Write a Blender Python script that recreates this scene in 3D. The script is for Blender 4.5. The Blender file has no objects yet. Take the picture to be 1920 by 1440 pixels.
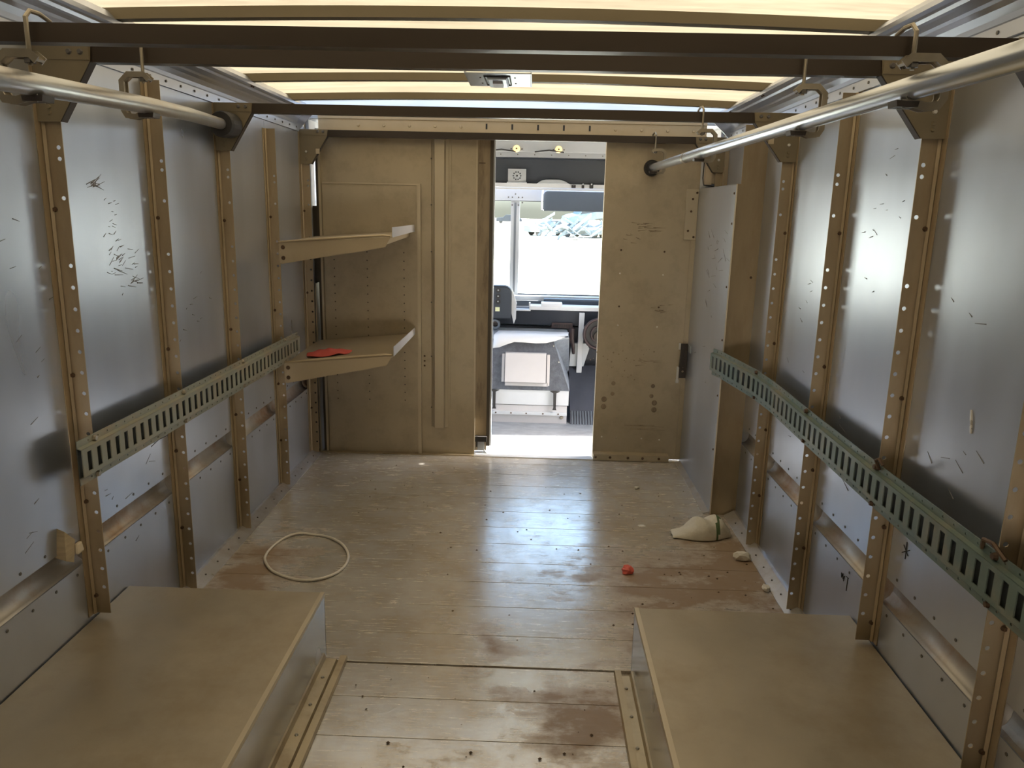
import bpy, bmesh, math, random
from mathutils import Vector, Matrix
random.seed(7)
S = bpy.context.scene
COL = S.collection
PI = math.pi

# ------------------------------------------------------------------ camera
F = 1442.0
CAMH = 1.5
d = Vector((45, -325, F)).normalized()
v = Vector((-143, 6410, F)); v = (v - d * v.dot(d)).normalized()
x = v.cross(d)
cam = bpy.data.cameras.new('camera'); cam_o = bpy.data.objects.new('camera', cam); COL.objects.link(cam_o)
cam.sensor_width = 36.0; cam.lens = F / 1920 * 36.0; cam.clip_start = 0.05; cam.clip_end = 500
right = Vector((x[0], d[0], -v[0])); down = Vector((x[1], d[1], -v[1])); fwd = Vector((x[2], d[2], -v[2]))
m = Matrix((right, -down, -fwd)).transposed().to_4x4(); m.translation = (0, 0, CAMH)
cam_o.matrix_world = m
S.camera = cam_o

# ------------------------------------------------------------------ world, sun, exposure
SUN_EL, SUN_AZ = 50.0, 87.0          # azimuth clockwise from +Y (van nose); 90 = from the van's right
W = bpy.data.worlds.new('world'); S.world = W; W.use_nodes = True
wn = W.node_tree.nodes; wl = W.node_tree.links
bg = wn['Background']; sky = wn.new('ShaderNodeTexSky'); sky.sky_type = 'NISHITA'
sky.sun_disc = False; sky.sun_elevation = math.radians(SUN_EL); sky.sun_rotation = math.radians(SUN_AZ)
sky.altitude = 200; sky.air_density = 1.0; sky.dust_density = 4.5
wl.new(sky.outputs[0], bg.inputs[0]); bg.inputs[1].default_value = 1.3
sl = bpy.data.lights.new('sun', 'SUN'); sl.energy = 36.0; sl.angle = math.radians(0.6); sl.color = (1.0, 0.95, 0.86)
so = bpy.data.objects.new('sun', sl); COL.objects.link(so)
ca, ce = math.radians(SUN_AZ), math.radians(SUN_EL)
sd = Vector((math.sin(ca) * math.cos(ce), math.cos(ca) * math.cos(ce), math.sin(ce)))
so.rotation_euler = sd.to_track_quat('Z', 'Y').to_euler(); so.location = sd * 30
S.view_settings.view_transform = 'Standard'; S.view_settings.look = 'None'
S.view_settings.gamma = 1.0; S.view_settings.use_curve_mapping = False
S.view_settings.exposure = 0.22
S.cycles.use_denoising = True
S.cycles.max_bounces = 14; S.cycles.diffuse_bounces = 8; S.cycles.glossy_bounces = 8
S.cycles.transparent_max_bounces = 12
S.cycles.caustics_reflective = False; S.cycles.sample_clamp_indirect = 6.0

# ------------------------------------------------------------------ materials
def newmat(name):
    M_ = bpy.data.materials.new(name); M_.use_nodes = True
    return M_, M_.node_tree.nodes, M_.node_tree.links, M_.node_tree.nodes['Principled BSDF']

def mat(name, col, rough=0.5, metal=0.0, var=0.12, scale=6.0, stretch=(1, 1, 1), rvar=0.1, bump=0.0, bscale=60.0,
        stain=None, stain_amt=0.0, stain_scale=3.0, spec=0.5, emit=None, det=6):
    """Principled surface with procedural colour and gloss variation, optional stains of their own shape and fine relief."""
    M_, n, l, b = newmat(name)
    tc = n.new('ShaderNodeTexCoord'); mp = n.new('ShaderNodeMapping'); mp.inputs['Scale'].default_value = stretch
    l.new(tc.outputs['Object'], mp.inputs[0])
    nz = n.new('ShaderNodeTexNoise'); nz.inputs['Scale'].default_value = scale; nz.inputs['Detail'].default_value = det
    nz.inputs['Roughness'].default_value = 0.62
    l.new(mp.outputs[0], nz.inputs['Vector'])
    r1 = n.new('ShaderNodeMapRange'); r1.inputs[1].default_value = 0.2; r1.inputs[2].default_value = 0.8
    r1.inputs[3].default_value = 1 - var; r1.inputs[4].default_value = 1 + var
    l.new(nz.outputs[0], r1.inputs[0])
    mul = n.new('ShaderNodeMixRGB'); mul.blend_type = 'MULTIPLY'; mul.inputs[0].default_value = 1
    mul.inputs[1].default_value = (*col, 1); l.new(r1.outputs[0], mul.inputs[2])
    out = mul.outputs[0]
    if stain:
        nz2 = n.new('ShaderNodeTexNoise'); nz2.inputs['Scale'].default_value = stain_scale; nz2.inputs['Detail'].default_value = 8
        nz2.inputs['Roughness'].default_value = 0.68
        l.new(mp.outputs[0], nz2.inputs['Vector'])
        r2 = n.new('ShaderNodeMapRange'); r2.inputs[1].default_value = 0.47; r2.inputs[2].default_value = 0.68
        r2.inputs[3].default_value = 0; r2.inputs[4].default_value = stain_amt
        l.new(nz2.outputs[0], r2.inputs[0])
        mx = n.new('ShaderNodeMixRGB'); l.new(r2.outputs[0], mx.inputs[0]); l.new(out, mx.inputs[1]); mx.inputs[2].default_value = (*stain, 1)
        out = mx.outputs[0]
    l.new(out, b.inputs['Base Color'])
    r3 = n.new('ShaderNodeMapRange'); r3.inputs[1].default_value = 0.2; r3.inputs[2].default_value = 0.8
    r3.inputs[3].default_value = max(0.03, rough - rvar); r3.inputs[4].default_value = min(1, rough + rvar)
    l.new(nz.outputs[0], r3.inputs[0]); l.new(r3.outputs[0], b.inputs['Roughness'])
    b.inputs['Metallic'].default_value = metal
    b.inputs['Specular IOR Level'].default_value = spec
    if bump:
        nb = n.new('ShaderNodeTexNoise'); nb.inputs['Scale'].default_value = bscale; nb.inputs['Detail'].default_value = 3
        l.new(mp.outputs[0], nb.inputs['Vector'])
        bp = n.new('ShaderNodeBump'); bp.inputs['Strength'].default_value = bump; bp.inputs['Distance'].default_value = 0.01
        l.new(nb.outputs[0], bp.inputs['Height']); l.new(bp.outputs[0], b.inputs['Normal'])
    if emit:
        b.inputs['Emission Color'].default_value = (*emit[0], 1); b.inputs['Emission Strength'].default_value = emit[1]
    return M_

def fibreglass(name, trans, refl, scale=5.0):
    """Translucent roof skin: lets the sun through, mottled by its glass mat."""
    M_, n, l, b = newmat(name)
    n.remove(b)
    tc = n.new('ShaderNodeTexCoord'); mp = n.new('ShaderNodeMapping'); mp.inputs['Scale'].default_value = (0.5, 3.2, 1)
    l.new(tc.outputs['Object'], mp.inputs[0])
    nz = n.new('ShaderNodeTexNoise'); nz.inputs['Scale'].default_value = scale; nz.inputs['Detail'].default_value = 9; nz.inputs['Roughness'].default_value = 0.7
    l.new(mp.outputs[0], nz.inputs['Vector'])
    r = n.new('ShaderNodeMapRange'); r.inputs[1].default_value = 0.3; r.inputs[2].default_value = 0.7; r.inputs[3].default_value = 0.66; r.inputs[4].default_value = 1.2
    l.new(nz.outputs[0], r.inputs[0])
    mu = n.new('ShaderNodeMixRGB'); mu.blend_type = 'MULTIPLY'; mu.inputs[0].default_value = 1; mu.inputs[1].default_value = (*trans, 1); l.new(r.outputs[0], mu.inputs[2])
    t = n.new('ShaderNodeBsdfTranslucent'); l.new(mu.outputs[0], t.inputs[0])
    dif = n.new('ShaderNodeBsdfDiffuse'); dif.inputs[0].default_value = (*refl, 1)
    ad = n.new('ShaderNodeAddShader'); l.new(t.outputs[0], ad.inputs[0]); l.new(dif.outputs[0], ad.inputs[1])
    l.new(ad.outputs[0], n['Material Output'].inputs[0])
    return M_

def glassmat(name):
    M_, n, l, b = newmat(name); n.remove(b)
    t = n.new('ShaderNodeBsdfTransparent'); t.inputs[0].default_value = (0.86, 0.93, 0.94, 1)
    g = n.new('ShaderNodeBsdfGlossy'); g.inputs['Roughness'].default_value = 0.02
    fr = n.new('ShaderNodeFresnel'); fr.inputs[0].default_value = 1.5
    mx = n.new('ShaderNodeMixShader'); l.new(fr.outputs[0], mx.inputs[0]); l.new(t.outputs[0], mx.inputs[1]); l.new(g.outputs[0], mx.inputs[2])
    l.new(mx.outputs[0], n['Material Output'].inputs[0])
    return M_

def floormat(name, base, dirt, rust, metal, rough):
    """Worn aluminium plank: long scratches, brown dirt and rust patches of their own shape."""
    M_, n, l, b = newmat(name)
    tc = n.new('ShaderNodeTexCoord')
    def noise(scale, stretch, det=8, ro=0.65):
        mp = n.new('ShaderNodeMapping'); mp.inputs['Scale'].default_value = stretch; l.new(tc.outputs['Object'], mp.inputs[0])
        z = n.new('ShaderNodeTexNoise'); z.inputs['Scale'].default_value = scale; z.inputs['Detail'].default_value = det; z.inputs['Roughness'].default_value = ro
        l.new(mp.outputs[0], z.inputs['Vector']); return z.outputs[0]
    def rng(src, a, b_, c, e):
        r = n.new('ShaderNodeMapRange'); r.inputs[1].default_value = a; r.inputs[2].default_value = b_; r.inputs[3].default_value = c; r.inputs[4].default_value = e
        l.new(src, r.inputs[0]); return r.outputs[0]
    def math_(op, a, b_):
        k = n.new('ShaderNodeMath'); k.operation = op; k.use_clamp = True
        for i, q in enumerate((a, b_)):
            if isinstance(q, (int, float)): k.inputs[i].default_value = q
            else: l.new(q, k.inputs[i])
        return k.outputs[0]
    def blob(cx, cy, rx, ry):
        mp = n.new('ShaderNodeMapping'); mp.vector_type = 'TEXTURE'; mp.inputs['Location'].default_value = (cx, cy, 0); mp.inputs['Scale'].default_value = (rx, ry, 1)
        l.new(tc.outputs['Object'], mp.inputs[0])
        gr = n.new('ShaderNodeTexGradient'); gr.gradient_type = 'QUADRATIC_SPHERE'; l.new(mp.outputs[0], gr.inputs[0]); return gr.outputs[1] if len(gr.outputs) > 1 else gr.outputs[0]
    big = rng(noise(1.6, (1, 1, 1)), 0.42, 0.62, 0, 0.5)
    fine = rng(noise(8, (1, 1.1, 1), 10, 0.70), 0.42, 0.68, 0, 0.6)
    scr = noise(14, (0.6, 9, 1), 4)
    mud = noise(4.5, (1, 1.6, 1), 9, 0.7)
    bl = None
    for q in ((0.55, 2.95, 0.75, 0.75), (0.62, 2.45, 0.75, 0.4), (0.95, 3.2, 0.4, 1.1), (0.25, 2.05, 0.7, 0.4), (-1.15, 2.9, 0.45, 0.9), (-0.12, 2.45, 0.2, 0.3)):
        bl = blob(*q) if bl is None else math_('ADD', bl, blob(*q))
    patch = math_('MULTIPLY', rng(math_('ADD', bl, rng(mud, 0.3, 0.75, -0.4, 0.65)), 0.3, 0.8, 0, 1), 0.85)
    c1 = n.new('ShaderNodeMixRGB'); l.new(math_('ADD', big, fine), c1.inputs[0]); c1.inputs[1].default_value = (*base, 1); c1.inputs[2].default_value = (*dirt, 1)
    c2 = n.new('ShaderNodeMixRGB'); l.new(patch, c2.inputs[0]); l.new(c1.outputs[0], c2.inputs[1]); c2.inputs[2].default_value = (*rust, 1)
    c3 = n.new('ShaderNodeMixRGB'); c3.blend_type = 'MULTIPLY'; c3.inputs[0].default_value = 1; l.new(c2.outputs[0], c3.inputs[1]); l.new(rng(scr, 0.3, 0.7, 0.94, 1.05), c3.inputs[2])
    l.new(c3.outputs[0], b.inputs['Base Color'])
    l.new(math_('SUBTRACT', metal, math_('MULTIPLY', patch, 0.6)), b.inputs['Metallic'])
    l.new(math_('ADD', rng(scr, 0.3, 0.7, rough - 0.07, rough + 0.07), math_('ADD', math_('MULTIPLY', patch, 0.3), math_('MULTIPLY', fine, 0.10))), b.inputs['Roughness'])
    bp = n.new('ShaderNodeBump'); bp.inputs['Strength'].default_value = 0.12; bp.inputs['Distance'].default_value = 0.004
    l.new(noise(22, (1, 1.5, 1)), bp.inputs['Height']); l.new(bp.outputs[0], b.inputs['Normal'])
    return M_

MT = {}
MT['wall'] = mat('aluminium_wall_sheet', (0.50, 0.54, 0.615), 0.31, 0.85, 0.09, 2.2, (2.5, 2.5, 0.8), 0.05, det=2)
MT['kick'] = mat('aluminium_kick_sheet', (0.48, 0.515, 0.585), 0.38, 0.85, 0.08, 3.0, (2, 2, 1), 0.05, det=2)
MT['trough'] = mat('dusty_wall_channel', (0.50, 0.47, 0.43), 0.5, 0.5, 0.12, 4, (1, 1, 1), 0.1, 0.05, 30, (0.36, 0.20, 0.09), 0.85, 4)
MT['stud'] = mat('tan_wall_post', (0.45, 0.36, 0.235), 0.48, 0.55, 0.08, 5, (3, 3, 0.8), 0.08, 0.0, 9, (0.28, 0.19, 0.10), 0.3, 4)
MT['bulk'] = mat('tan_bulkhead_sheet', (0.51, 0.435, 0.31), 0.46, 0.55, 0.07, 4, (1.6, 1.6, 1.6), 0.06, 0.02, 12, (0.30, 0.24, 0.16), 0.35, 5)
MT['bulk_trim'] = mat('pale_tan_bulkhead_strip', (0.58, 0.50, 0.36), 0.45, 0.5, 0.06, 5)
MT['jamb'] = mat('grimy_door_post', (0.36, 0.285, 0.19), 0.5, 0.45, 0.2, 5, (4, 4, 0.7), 0.1, 0, 9, (0.10, 0.07, 0.045), 0.8, 3.5)
MT['jamb_edge'] = mat('dark_door_edge', (0.10, 0.085, 0.065), 0.55, 0.3, 0.2)
MT['beam'] = mat('dark_brown_painted_steel', (0.042, 0.030, 0.020), 0.4, 0.25, 0.15, 4, (1, 4, 4))
MT['rib'] = mat('brown_roof_rib_metal', (0.19, 0.155, 0.095), 0.55, 0.2, 0.08)
MT['gusset'] = mat('olive_steel_plate', (0.27, 0.22, 0.14), 0.45, 0.55, 0.12, 12, (1, 1, 1), 0.1, 0.0)
MT['cove'] = mat('extruded_aluminium_cove', (0.52, 0.56, 0.65), 0.33, 0.9, 0.06, 4, (1, 0.4, 1))
MT['galv'] = mat('galvanised_pipe', (0.62, 0.66, 0.70), 0.27, 0.9, 0.02, 3, (1, 0.4, 1), 0.0, det=1)
MT['pipe_old'] = mat('rust_dusted_galvanised_pipe', (0.50, 0.52, 0.53), 0.33, 0.85, 0.05, 9, (1, 0.4, 1), 0.03, 0, 9, (0.40, 0.26, 0.13), 0.5, 6)
MT['hook'] = mat('zinc_hook_steel', (0.36, 0.32, 0.25), 0.35, 0.8, 0.12, 20)
MT['black'] = mat('black_rubber', (0.03, 0.028, 0.027), 0.6, 0.0, 0.2, 12)
MT['dark'] = mat('dark_steel', (0.055, 0.045, 0.038), 0.45, 0.4, 0.2, 12)
MT['bolt'] = mat('rusty_brown_bolt', (0.10, 0.06, 0.035), 0.5, 0.4, 0.3, 40)
MT['rivet'] = mat('dull_rivet', (0.16, 0.15, 0.14), 0.45, 0.6, 0.2, 40)
MT['bright'] = mat('bright_rivet', (0.85, 0.82, 0.75), 0.3, 0.6, 0.1, 40)
MT['track'] = mat('green_painted_track', (0.13, 0.175, 0.15), 0.42, 0.25, 0.16, 8, (1, 1, 1), 0.1, 0.0, 9, (0.36, 0.28, 0.18), 0.45, 5)
MT['track_in'] = mat('dark_track_inside', (0.055, 0.06, 0.05), 0.6, 0.1, 0.2, 8)
MT['track_l'] = mat('dusty_grey_green_track', (0.30, 0.31, 0.25), 0.46, 0.3, 0.15, 8, (1, 1, 1), 0.1, 0.0, 9, (0.42, 0.30, 0.18), 0.6, 5)
MT['floor'] = floormat('worn_aluminium_floor_plank', (0.76, 0.73, 0.68), (0.54, 0.455, 0.34), (0.27, 0.17, 0.09), 0.5, 0.21)
MT['boxtop'] = mat('scuffed_tan_aluminium', (0.45, 0.385, 0.28), 0.43, 0.6, 0.16, 3, (1, 1, 1), 0.1, 0.04, 15, (0.34, 0.26, 0.16), 0.65, 2.2)
MT['boxside'] = mat('grey_mirror_aluminium', (0.37, 0.355, 0.33), 0.24, 0.85, 0.1, 4, (1, 1, 1), 0.05, 0.015, 12, det=2)
MT['angle'] = mat('tan_floor_angle', (0.52, 0.43, 0.28), 0.42, 0.6, 0.1, 6, (1, 1, 1), 0.1, 0, 9, (0.2, 0.12, 0.06), 0.5, 5)
MT['skirt'] = mat('pale_aluminium_skirting', (0.66, 0.67, 0.70), 0.35, 0.8, 0.08, 6, (1, 1, 1), 0.1, 0, 9, (0.3, 0.22, 0.14), 0.5, 6)
MT['shelf'] = mat('beige_shelf_steel', (0.54, 0.44, 0.29), 0.42, 0.45, 0.06, 5)
MT['shelf_lip'] = mat('pale_shelf_lip', (0.80, 0.81, 0.85), 0.35, 0.6, 0.05, 5)  # shelf steel coloured pale for the light falling on its lip
MT['roof'] = fibreglass('amber_fibreglass_roof', (0.069, 0.058, 0.038), (0.28, 0.24, 0.16))
MT['cap'] = fibreglass('white_fibreglass_cap', (0.045, 0.055, 0.066), (0.55, 0.58, 0.62))
MT['header'] = mat('tan_header_strip', (0.62, 0.49, 0.31), 0.45, 0.4, 0.1, 6)
MT['white'] = mat('white_cab_paint', (0.72, 0.74, 0.76), 0.4, 0.0, 0.05, 5)
MT['cabgrey'] = mat('grey_cab_metal', (0.52, 0.56, 0.60), 0.4, 0.3, 0.06, 5)
MT['overhead'] = mat('dark_overhead_panel', (0.045, 0.055, 0.07), 0.33, 0.4, 0.1, 4)
MT['visor'] = mat('slate_blue_visor', (0.075, 0.10, 0.135), 0.45, 0.0, 0.1, 4)
MT['dash'] = mat('dark_blue_dash', (0.03, 0.036, 0.048), 0.5, 0.0, 0.15, 6)
MT['pod'] = mat('dark_slate_plastic', (0.045, 0.055, 0.07), 0.5, 0.0, 0.1, 6)
MT['ledge'] = mat('white_gloss_ledge', (0.86, 0.87, 0.88), 0.35, 0.0, 0.03, 6)
MT['dashgrey'] = mat('grey_dash_panel', (0.14, 0.16, 0.18), 0.5, 0.0, 0.1, 6)
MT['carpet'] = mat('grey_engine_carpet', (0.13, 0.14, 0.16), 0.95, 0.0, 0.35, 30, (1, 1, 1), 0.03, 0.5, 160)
MT['carpet2'] = mat('pale_grey_engine_carpet', (0.27, 0.30, 0.34), 0.95, 0.0, 0.25, 30, (1, 1, 1), 0.03, 0.4, 160)  # same carpet, lightened as the lit side face
MT['cabfloor'] = mat('worn_cab_floor', (0.30, 0.32, 0.34), 0.5, 0.2, 0.35, 9, (1, 2, 1), 0.1, 0.2, 40)
MT['sill'] = mat('bare_aluminium_sill', (0.75, 0.74, 0.72), 0.4, 0.5, 0.08, 9)
MT['mat'] = mat('dark_ribbed_mat', (0.075, 0.08, 0.10), 0.7, 0.0, 0.2, 10)
MT['glass'] = glassmat('windscreen_glass')
MT['amber'] = mat('amber_lamp_lens', (0.85, 0.60, 0.25), 0.3, 0.0, 0.05, 9, emit=((1.0, 0.72, 0.30), 1.2))  # glow stands for daylight shining through the lens
MT['cloth'] = mat('dirty_white_cloth', (0.74, 0.70, 0.60), 0.9, 0.0, 0.1, 14, (1, 1, 1), 0.05, 0.3, 120, (0.55, 0.46, 0.32), 0.4, 9)
MT['green'] = mat('dark_green_stripe', (0.10, 0.15, 0.07), 0.9, 0.0, 0.15, 30)
MT['red'] = mat('red_cloth', (0.62, 0.11, 0.085), 0.85, 0.0, 0.12, 14)
MT['redpaper'] = mat('red_crumpled_paper', (0.75, 0.14, 0.10), 0.6, 0.0, 0.12, 20)
MT['paper'] = mat('off_white_paper', (0.78, 0.74, 0.66), 0.85, 0.0, 0.1, 20)
MT['cord'] = mat('cream_plastic_cord', (0.76, 0.70, 0.60), 0.5, 0.0, 0.06, 20)
MT['sticker'] = mat('beige_sticker', (0.62, 0.52, 0.36), 0.7, 0.0, 0.1, 20)
MT['yellow'] = mat('pale_yellow_label', (0.80, 0.82, 0.50), 0.7, 0.0, 0.05, 20)
MT['wood'] = mat('splintered_wood', (0.42, 0.33, 0.20), 0.8, 0.0, 0.3, 9, (1, 1, 8))
MT['blue'] = mat('dark_blue_plastic', (0.03, 0.06, 0.16), 0.5, 0.0, 0.1, 9)
MT['debris'] = mat('dark_dirt_crumb', (0.10, 0.065, 0.04), 0.9, 0.0, 0.3, 60)
MT['ink'] = mat('black_marker_ink', (0.03, 0.03, 0.035), 0.8, 0.0, 0.1, 60)
MT['scuff'] = mat('grey_scuff', (0.20, 0.20, 0.21), 0.75, 0.1, 0.3, 60)
MT['plate'] = mat('zinc_lamp_plate', (0.52, 0.57, 0.62), 0.35, 0.7, 0.08, 9)
MT['ground'] = mat('pale_dirt_yard', (0.50, 0.44, 0.35), 0.95, 0.0, 0.15, 0.6, (1, 1, 1), 0.03)
MT['wreck_a'] = mat('faded_blue_car_paint', (0.15, 0.20, 0.24), 0.5, 0.1, 0.3, 2)
MT['wreck_b'] = mat('faded_grey_car_paint', (0.24, 0.28, 0.31), 0.5, 0.1, 0.3, 2)
MT['wreck_c'] = mat('teal_car_paint', (0.13, 0.21, 0.23), 0.5, 0.1, 0.3, 2)
MT['hood'] = mat('white_van_hood', (0.75, 0.74, 0.72), 0.4, 0.0, 0.05, 2)
MT['vent'] = mat('brown_plastic_vent', (0.055, 0.035, 0.035), 0.5, 0.0, 0.1, 9)
MT['pinkwhite'] = mat('off_white_metal_box', (0.66, 0.64, 0.64), 0.45, 0.1, 0.05, 6)
MT['trimbox'] = mat('cream_plastic_box', (0.66, 0.54, 0.38), 0.5, 0.0, 0.05, 9)

# ------------------------------------------------------------------ mesh helpers
class MB:
    def __init__(s): s.v = []; s.f = []; s.mi = []; s.cur = 0
    def add(s, vs, fs):
        o = len(s.v); s.v += [tuple(q) for q in vs]
        for f in fs: s.f.append([o + i for i in f]); s.mi.append(s.cur)
        return s
    def box(s, x0, x1, y0, y1, z0, z1):
        vs = [(a, b, c) for c in (z0, z1) for b in (y0, y1) for a in (x0, x1)]
        return s.add(vs, [(0, 2, 3, 1), (4, 5, 7, 6), (0, 1, 5, 4), (2, 6, 7, 3), (0, 4, 6, 2), (1, 3, 7, 5)])
    def hexa(s, p):   # eight corners: bottom ring (4) then top ring (4)
        return s.add(p, [(3, 2, 1, 0), (4, 5, 6, 7), (0, 1, 5, 4), (1, 2, 6, 5), (2, 3, 7, 6), (3, 0, 4, 7)])
    def prism(s, poly, axis, a, b, close=True):
        """poly: 2D outline; axis 0: (y,z) along x; 1: (x,z) along y; 2: (x,y) along z"""
        def P(q, t): return (t, q[0], q[1]) if axis == 0 else (q[0], t, q[1]) if axis == 1 else (q[0], q[1], t)
        n = len(poly); vs = [P(q, a) for q in poly] + [P(q, b) for q in poly]
        fs = [(i, (i + 1) % n, n + (i + 1) % n, n + i) for i in range(n if close else n - 1)]
        if close: fs += [tuple(range(n))[::-1], tuple(range(n, 2 * n))]
        return s.add(vs, fs)
    def strip(s, poly, axis, a, b): return s.prism(poly, axis, a, b, False)
    def tube(s, pts, r, n=8, caps=True, closed=False):
        pts = [Vector(p) for p in pts]; N = len(pts); o = len(s.v); up = None; rr = r if isinstance(r, (list, tuple)) else [r] * N
        for i, p in enumerate(pts):
            if closed: t = (pts[(i + 1) % N] - pts[i - 1]).normalized()
            else: t = (pts[min(i + 1, N - 1)] - pts[max(i - 1, 0)]).normalized()
            if up is None:
                up = Vector((0, 0, 1)) if abs(t.z) < 0.9 else Vector((0, 1, 0))
            a = t.cross(up).normalized(); up = a.cross(t).normalized()
            for k in range(n):
                q = 2 * PI * k / n; s.v.append(tuple(p + (a * math.cos(q) + up * math.sin(q)) * rr[i]))
        for i in range(N if closed else N - 1):
            j = (i + 1) % N
            for k in range(n):
                s.f.append([o + i * n + k, o + i * n + (k + 1) % n, o + j * n + (k + 1) % n, o + j * n + k]); s.mi.append(s.cur)
        if caps and not closed:
            s.f.append([o + k for k in range(n)][::-1]); s.f.append([o + (N - 1) * n + k for k in range(n)]); s.mi += [s.cur, s.cur]
        return s
    def bar(s, pts, w, t, axis=1):
        """flat bar swept along pts in the plane across `axis`; width w along axis, thickness t in the plane"""
        pts = [Vector(p) for p in pts]; N = len(pts); o = len(s.v); A = Vector((0, 0, 0)); A[axis] = 1
        for i, p in enumerate(pts):
            tg = (pts[min(i + 1, N - 1)] - pts[max(i - 1, 0)]).normalized(); nn = tg.cross(A).normalized()
            for sx, sy in ((-1, -1), (1, -1), (1, 1), (-1, 1)): s.v.append(tuple(p + A * (sx * w / 2) + nn * (sy * t / 2)))
        for i in range(N - 1):
            for k in range(4): s.f.append([o + i * 4 + k, o + i * 4 + (k + 1) % 4, o + i * 4 + 4 + (k + 1) % 4, o + i * 4 + 4 + k]); s.mi.append(s.cur)
        s.f.append([o, o + 1, o + 2, o + 3][::-1]); e = o + (N - 1) * 4; s.f.append([e, e + 1, e + 2, e + 3]); s.mi += [s.cur, s.cur]
        return s
    def disc(s, c, r, axis, h, n=10, r2=None):
        """short cylinder from c along axis by h (signed)"""
        c = Vector(c); A = Vector((0, 0, 0)); A[axis] = 1; i, j = [(1, 2), (0, 2), (0, 1)][axis]; vs = []
        for t, ra in ((0, r), (h, r if r2 is None else r2)):
            for k in range(n):
                p = c + A * t; p[i] += ra * math.cos(2 * PI * k / n); p[j] += ra * math.sin(2 * PI * k / n); vs.append(p)
        return s.add(vs, [(k, (k + 1) % n, n + (k + 1) % n, n + k) for k in range(n)] + [tuple(range(n)), tuple(range(n, 2 * n))])
    def ring(s, c, r, axis, tr, n=20, m=8):
        pts = []
        i, j = [(1, 2), (0, 2), (0, 1)][axis]
        for k in range(n):
            p = Vector(c); p[i] += r * math.cos(2 * PI * k / n); p[j] += r * math.sin(2 * PI * k / n); pts.append(p)
        return s.tube(pts, tr, m, closed=True)
    def perf(s, fn, u0, u1, v0, v1, uc, holes, rx, ry, rect=False):
        """plate u0..u1 by v0..v1 mapped to space by fn(u, v) with a column of holes at uc"""
        holes = sorted(h for h in holes if v0 + ry * 1.35 < h < v1 - ry * 1.35); cur = v0
        def quad(a, b, c_, e):
            if c_ - b > 1e-6: s.add([fn(a, b), fn(e, b), fn(e, c_), fn(a, c_)], [(0, 1, 2, 3)])
        for h in holes:
            lo, hi = h - ry * 1.3, h + ry * 1.3
            quad(u0, cur, lo, u1)
            k = 1.0 if rect else 0.7071
            inn = [(rx, 0), (rx * k, ry * k), (0, ry), (-rx * k, ry * k), (-rx, 0), (-rx * k, -ry * k), (0, -ry), (rx * k, -ry * k)]
            out = [(u1, h), (u1, hi), (uc, hi), (u0, hi), (u0, h), (u0, lo), (uc, lo), (u1, lo)]
            vs = [fn(uc + a, h + b) for a, b in inn] + [fn(*q) for q in out]
            s.add(vs, [(q, 8 + q, 8 + (q + 1) % 8, (q + 1) % 8) for q in range(8)]); cur = hi
        quad(u0, cur, v1, u1)
        return s

OFF = {}
def link(name, mb, mt, parent=None, loc=None, smooth=False, bevel=0, solid=0, subsurf=0):
    me = bpy.data.meshes.new(name); off = Vector(loc) if loc is not None else (OFF[parent.name] if parent else Vector((0, 0, 0)))
    me.from_pydata([tuple(Vector(q) - off) for q in mb.v], [], mb.f)
    mts = mt if isinstance(mt, (list, tuple)) else [mt]
    for q in mts: me.materials.append(MT[q])
    if len(mts) > 1: me.polygons.foreach_set('material_index', mb.mi)
    me.validate()
    bm = bmesh.new(); bm.from_mesh(me)
    if smooth: bmesh.ops.remove_doubles(bm, verts=bm.verts, dist=1e-5)
    bmesh.ops.recalc_face_normals(bm, faces=bm.faces); bm.to_mesh(me); bm.free()
    if smooth: me.shade_smooth()
    o = bpy.data.objects.new(name, me); COL.objects.link(o)
    if parent: o.parent = parent
    elif loc is not None: o.location = loc
    OFF[o.name] = off
    if bevel:
        bv = o.modifiers.new('bevel', 'BEVEL'); bv.width = bevel; bv.segments = 2; bv.limit_method = 'ANGLE'; bv.angle_limit = math.radians(40)
    if solid:
        sm = o.modifiers.new('solid', 'SOLIDIFY'); sm.thickness = solid; sm.offset = 0
    if subsurf:
        ss = o.modifiers.new('subsurf', 'SUBSURF'); ss.levels = subsurf; ss.render_levels = subsurf
    return o
def tag(o, label=None, cat=None, group=None, kind=None):
    if label: o['label'] = label
    if cat: o['category'] = cat
    if group: o['group'] = group
    if kind: o['kind'] = kind
    return o
def thing(name, loc, label, cat, group=None):
    o = bpy.data.objects.new(name, None); COL.objects.link(o); o.location = loc; o.empty_display_size = 0.05
    OFF[o.name] = Vector(loc); return tag(o, label, cat, group)
def struct(name, mb, mt, **k):
    return tag(link(name, mb, mt, **k), kind='structure')
_hex = {}
def bolt(name, c, r, axis, h, mt, parent):
    """a bolt or rivet head that shares one mesh per size"""
    key = (round(r, 4), axis, round(h, 4), mt)
    if key not in _hex:
        b = MB(); b.disc((0, 0, 0), r, axis, h, 8, r * 0.7)
        me = bpy.data.meshes.new(name); me.from_pydata(b.v, [], b.f); me.materials.append(MT[mt]); me.validate(); _hex[key] = me
    o = bpy.data.objects.new(name, _hex[key]); COL.objects.link(o); o.parent = parent; o.location = Vector(c) - OFF[parent.name]
    OFF[o.name] = Vector(c)
    return o

XL, XR = -1.345, 1.062          # wall sheet planes
YB = 4.60                       # bulkhead plane
Y0 = -0.55                      # rear end of the body
LSTUD = [0.97, 1.56, 2.15, 2.74, 3.33, 3.92, 4.50]
RSTUD = [0.97, 1.56, 2.15, 2.74, 3.33]

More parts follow.
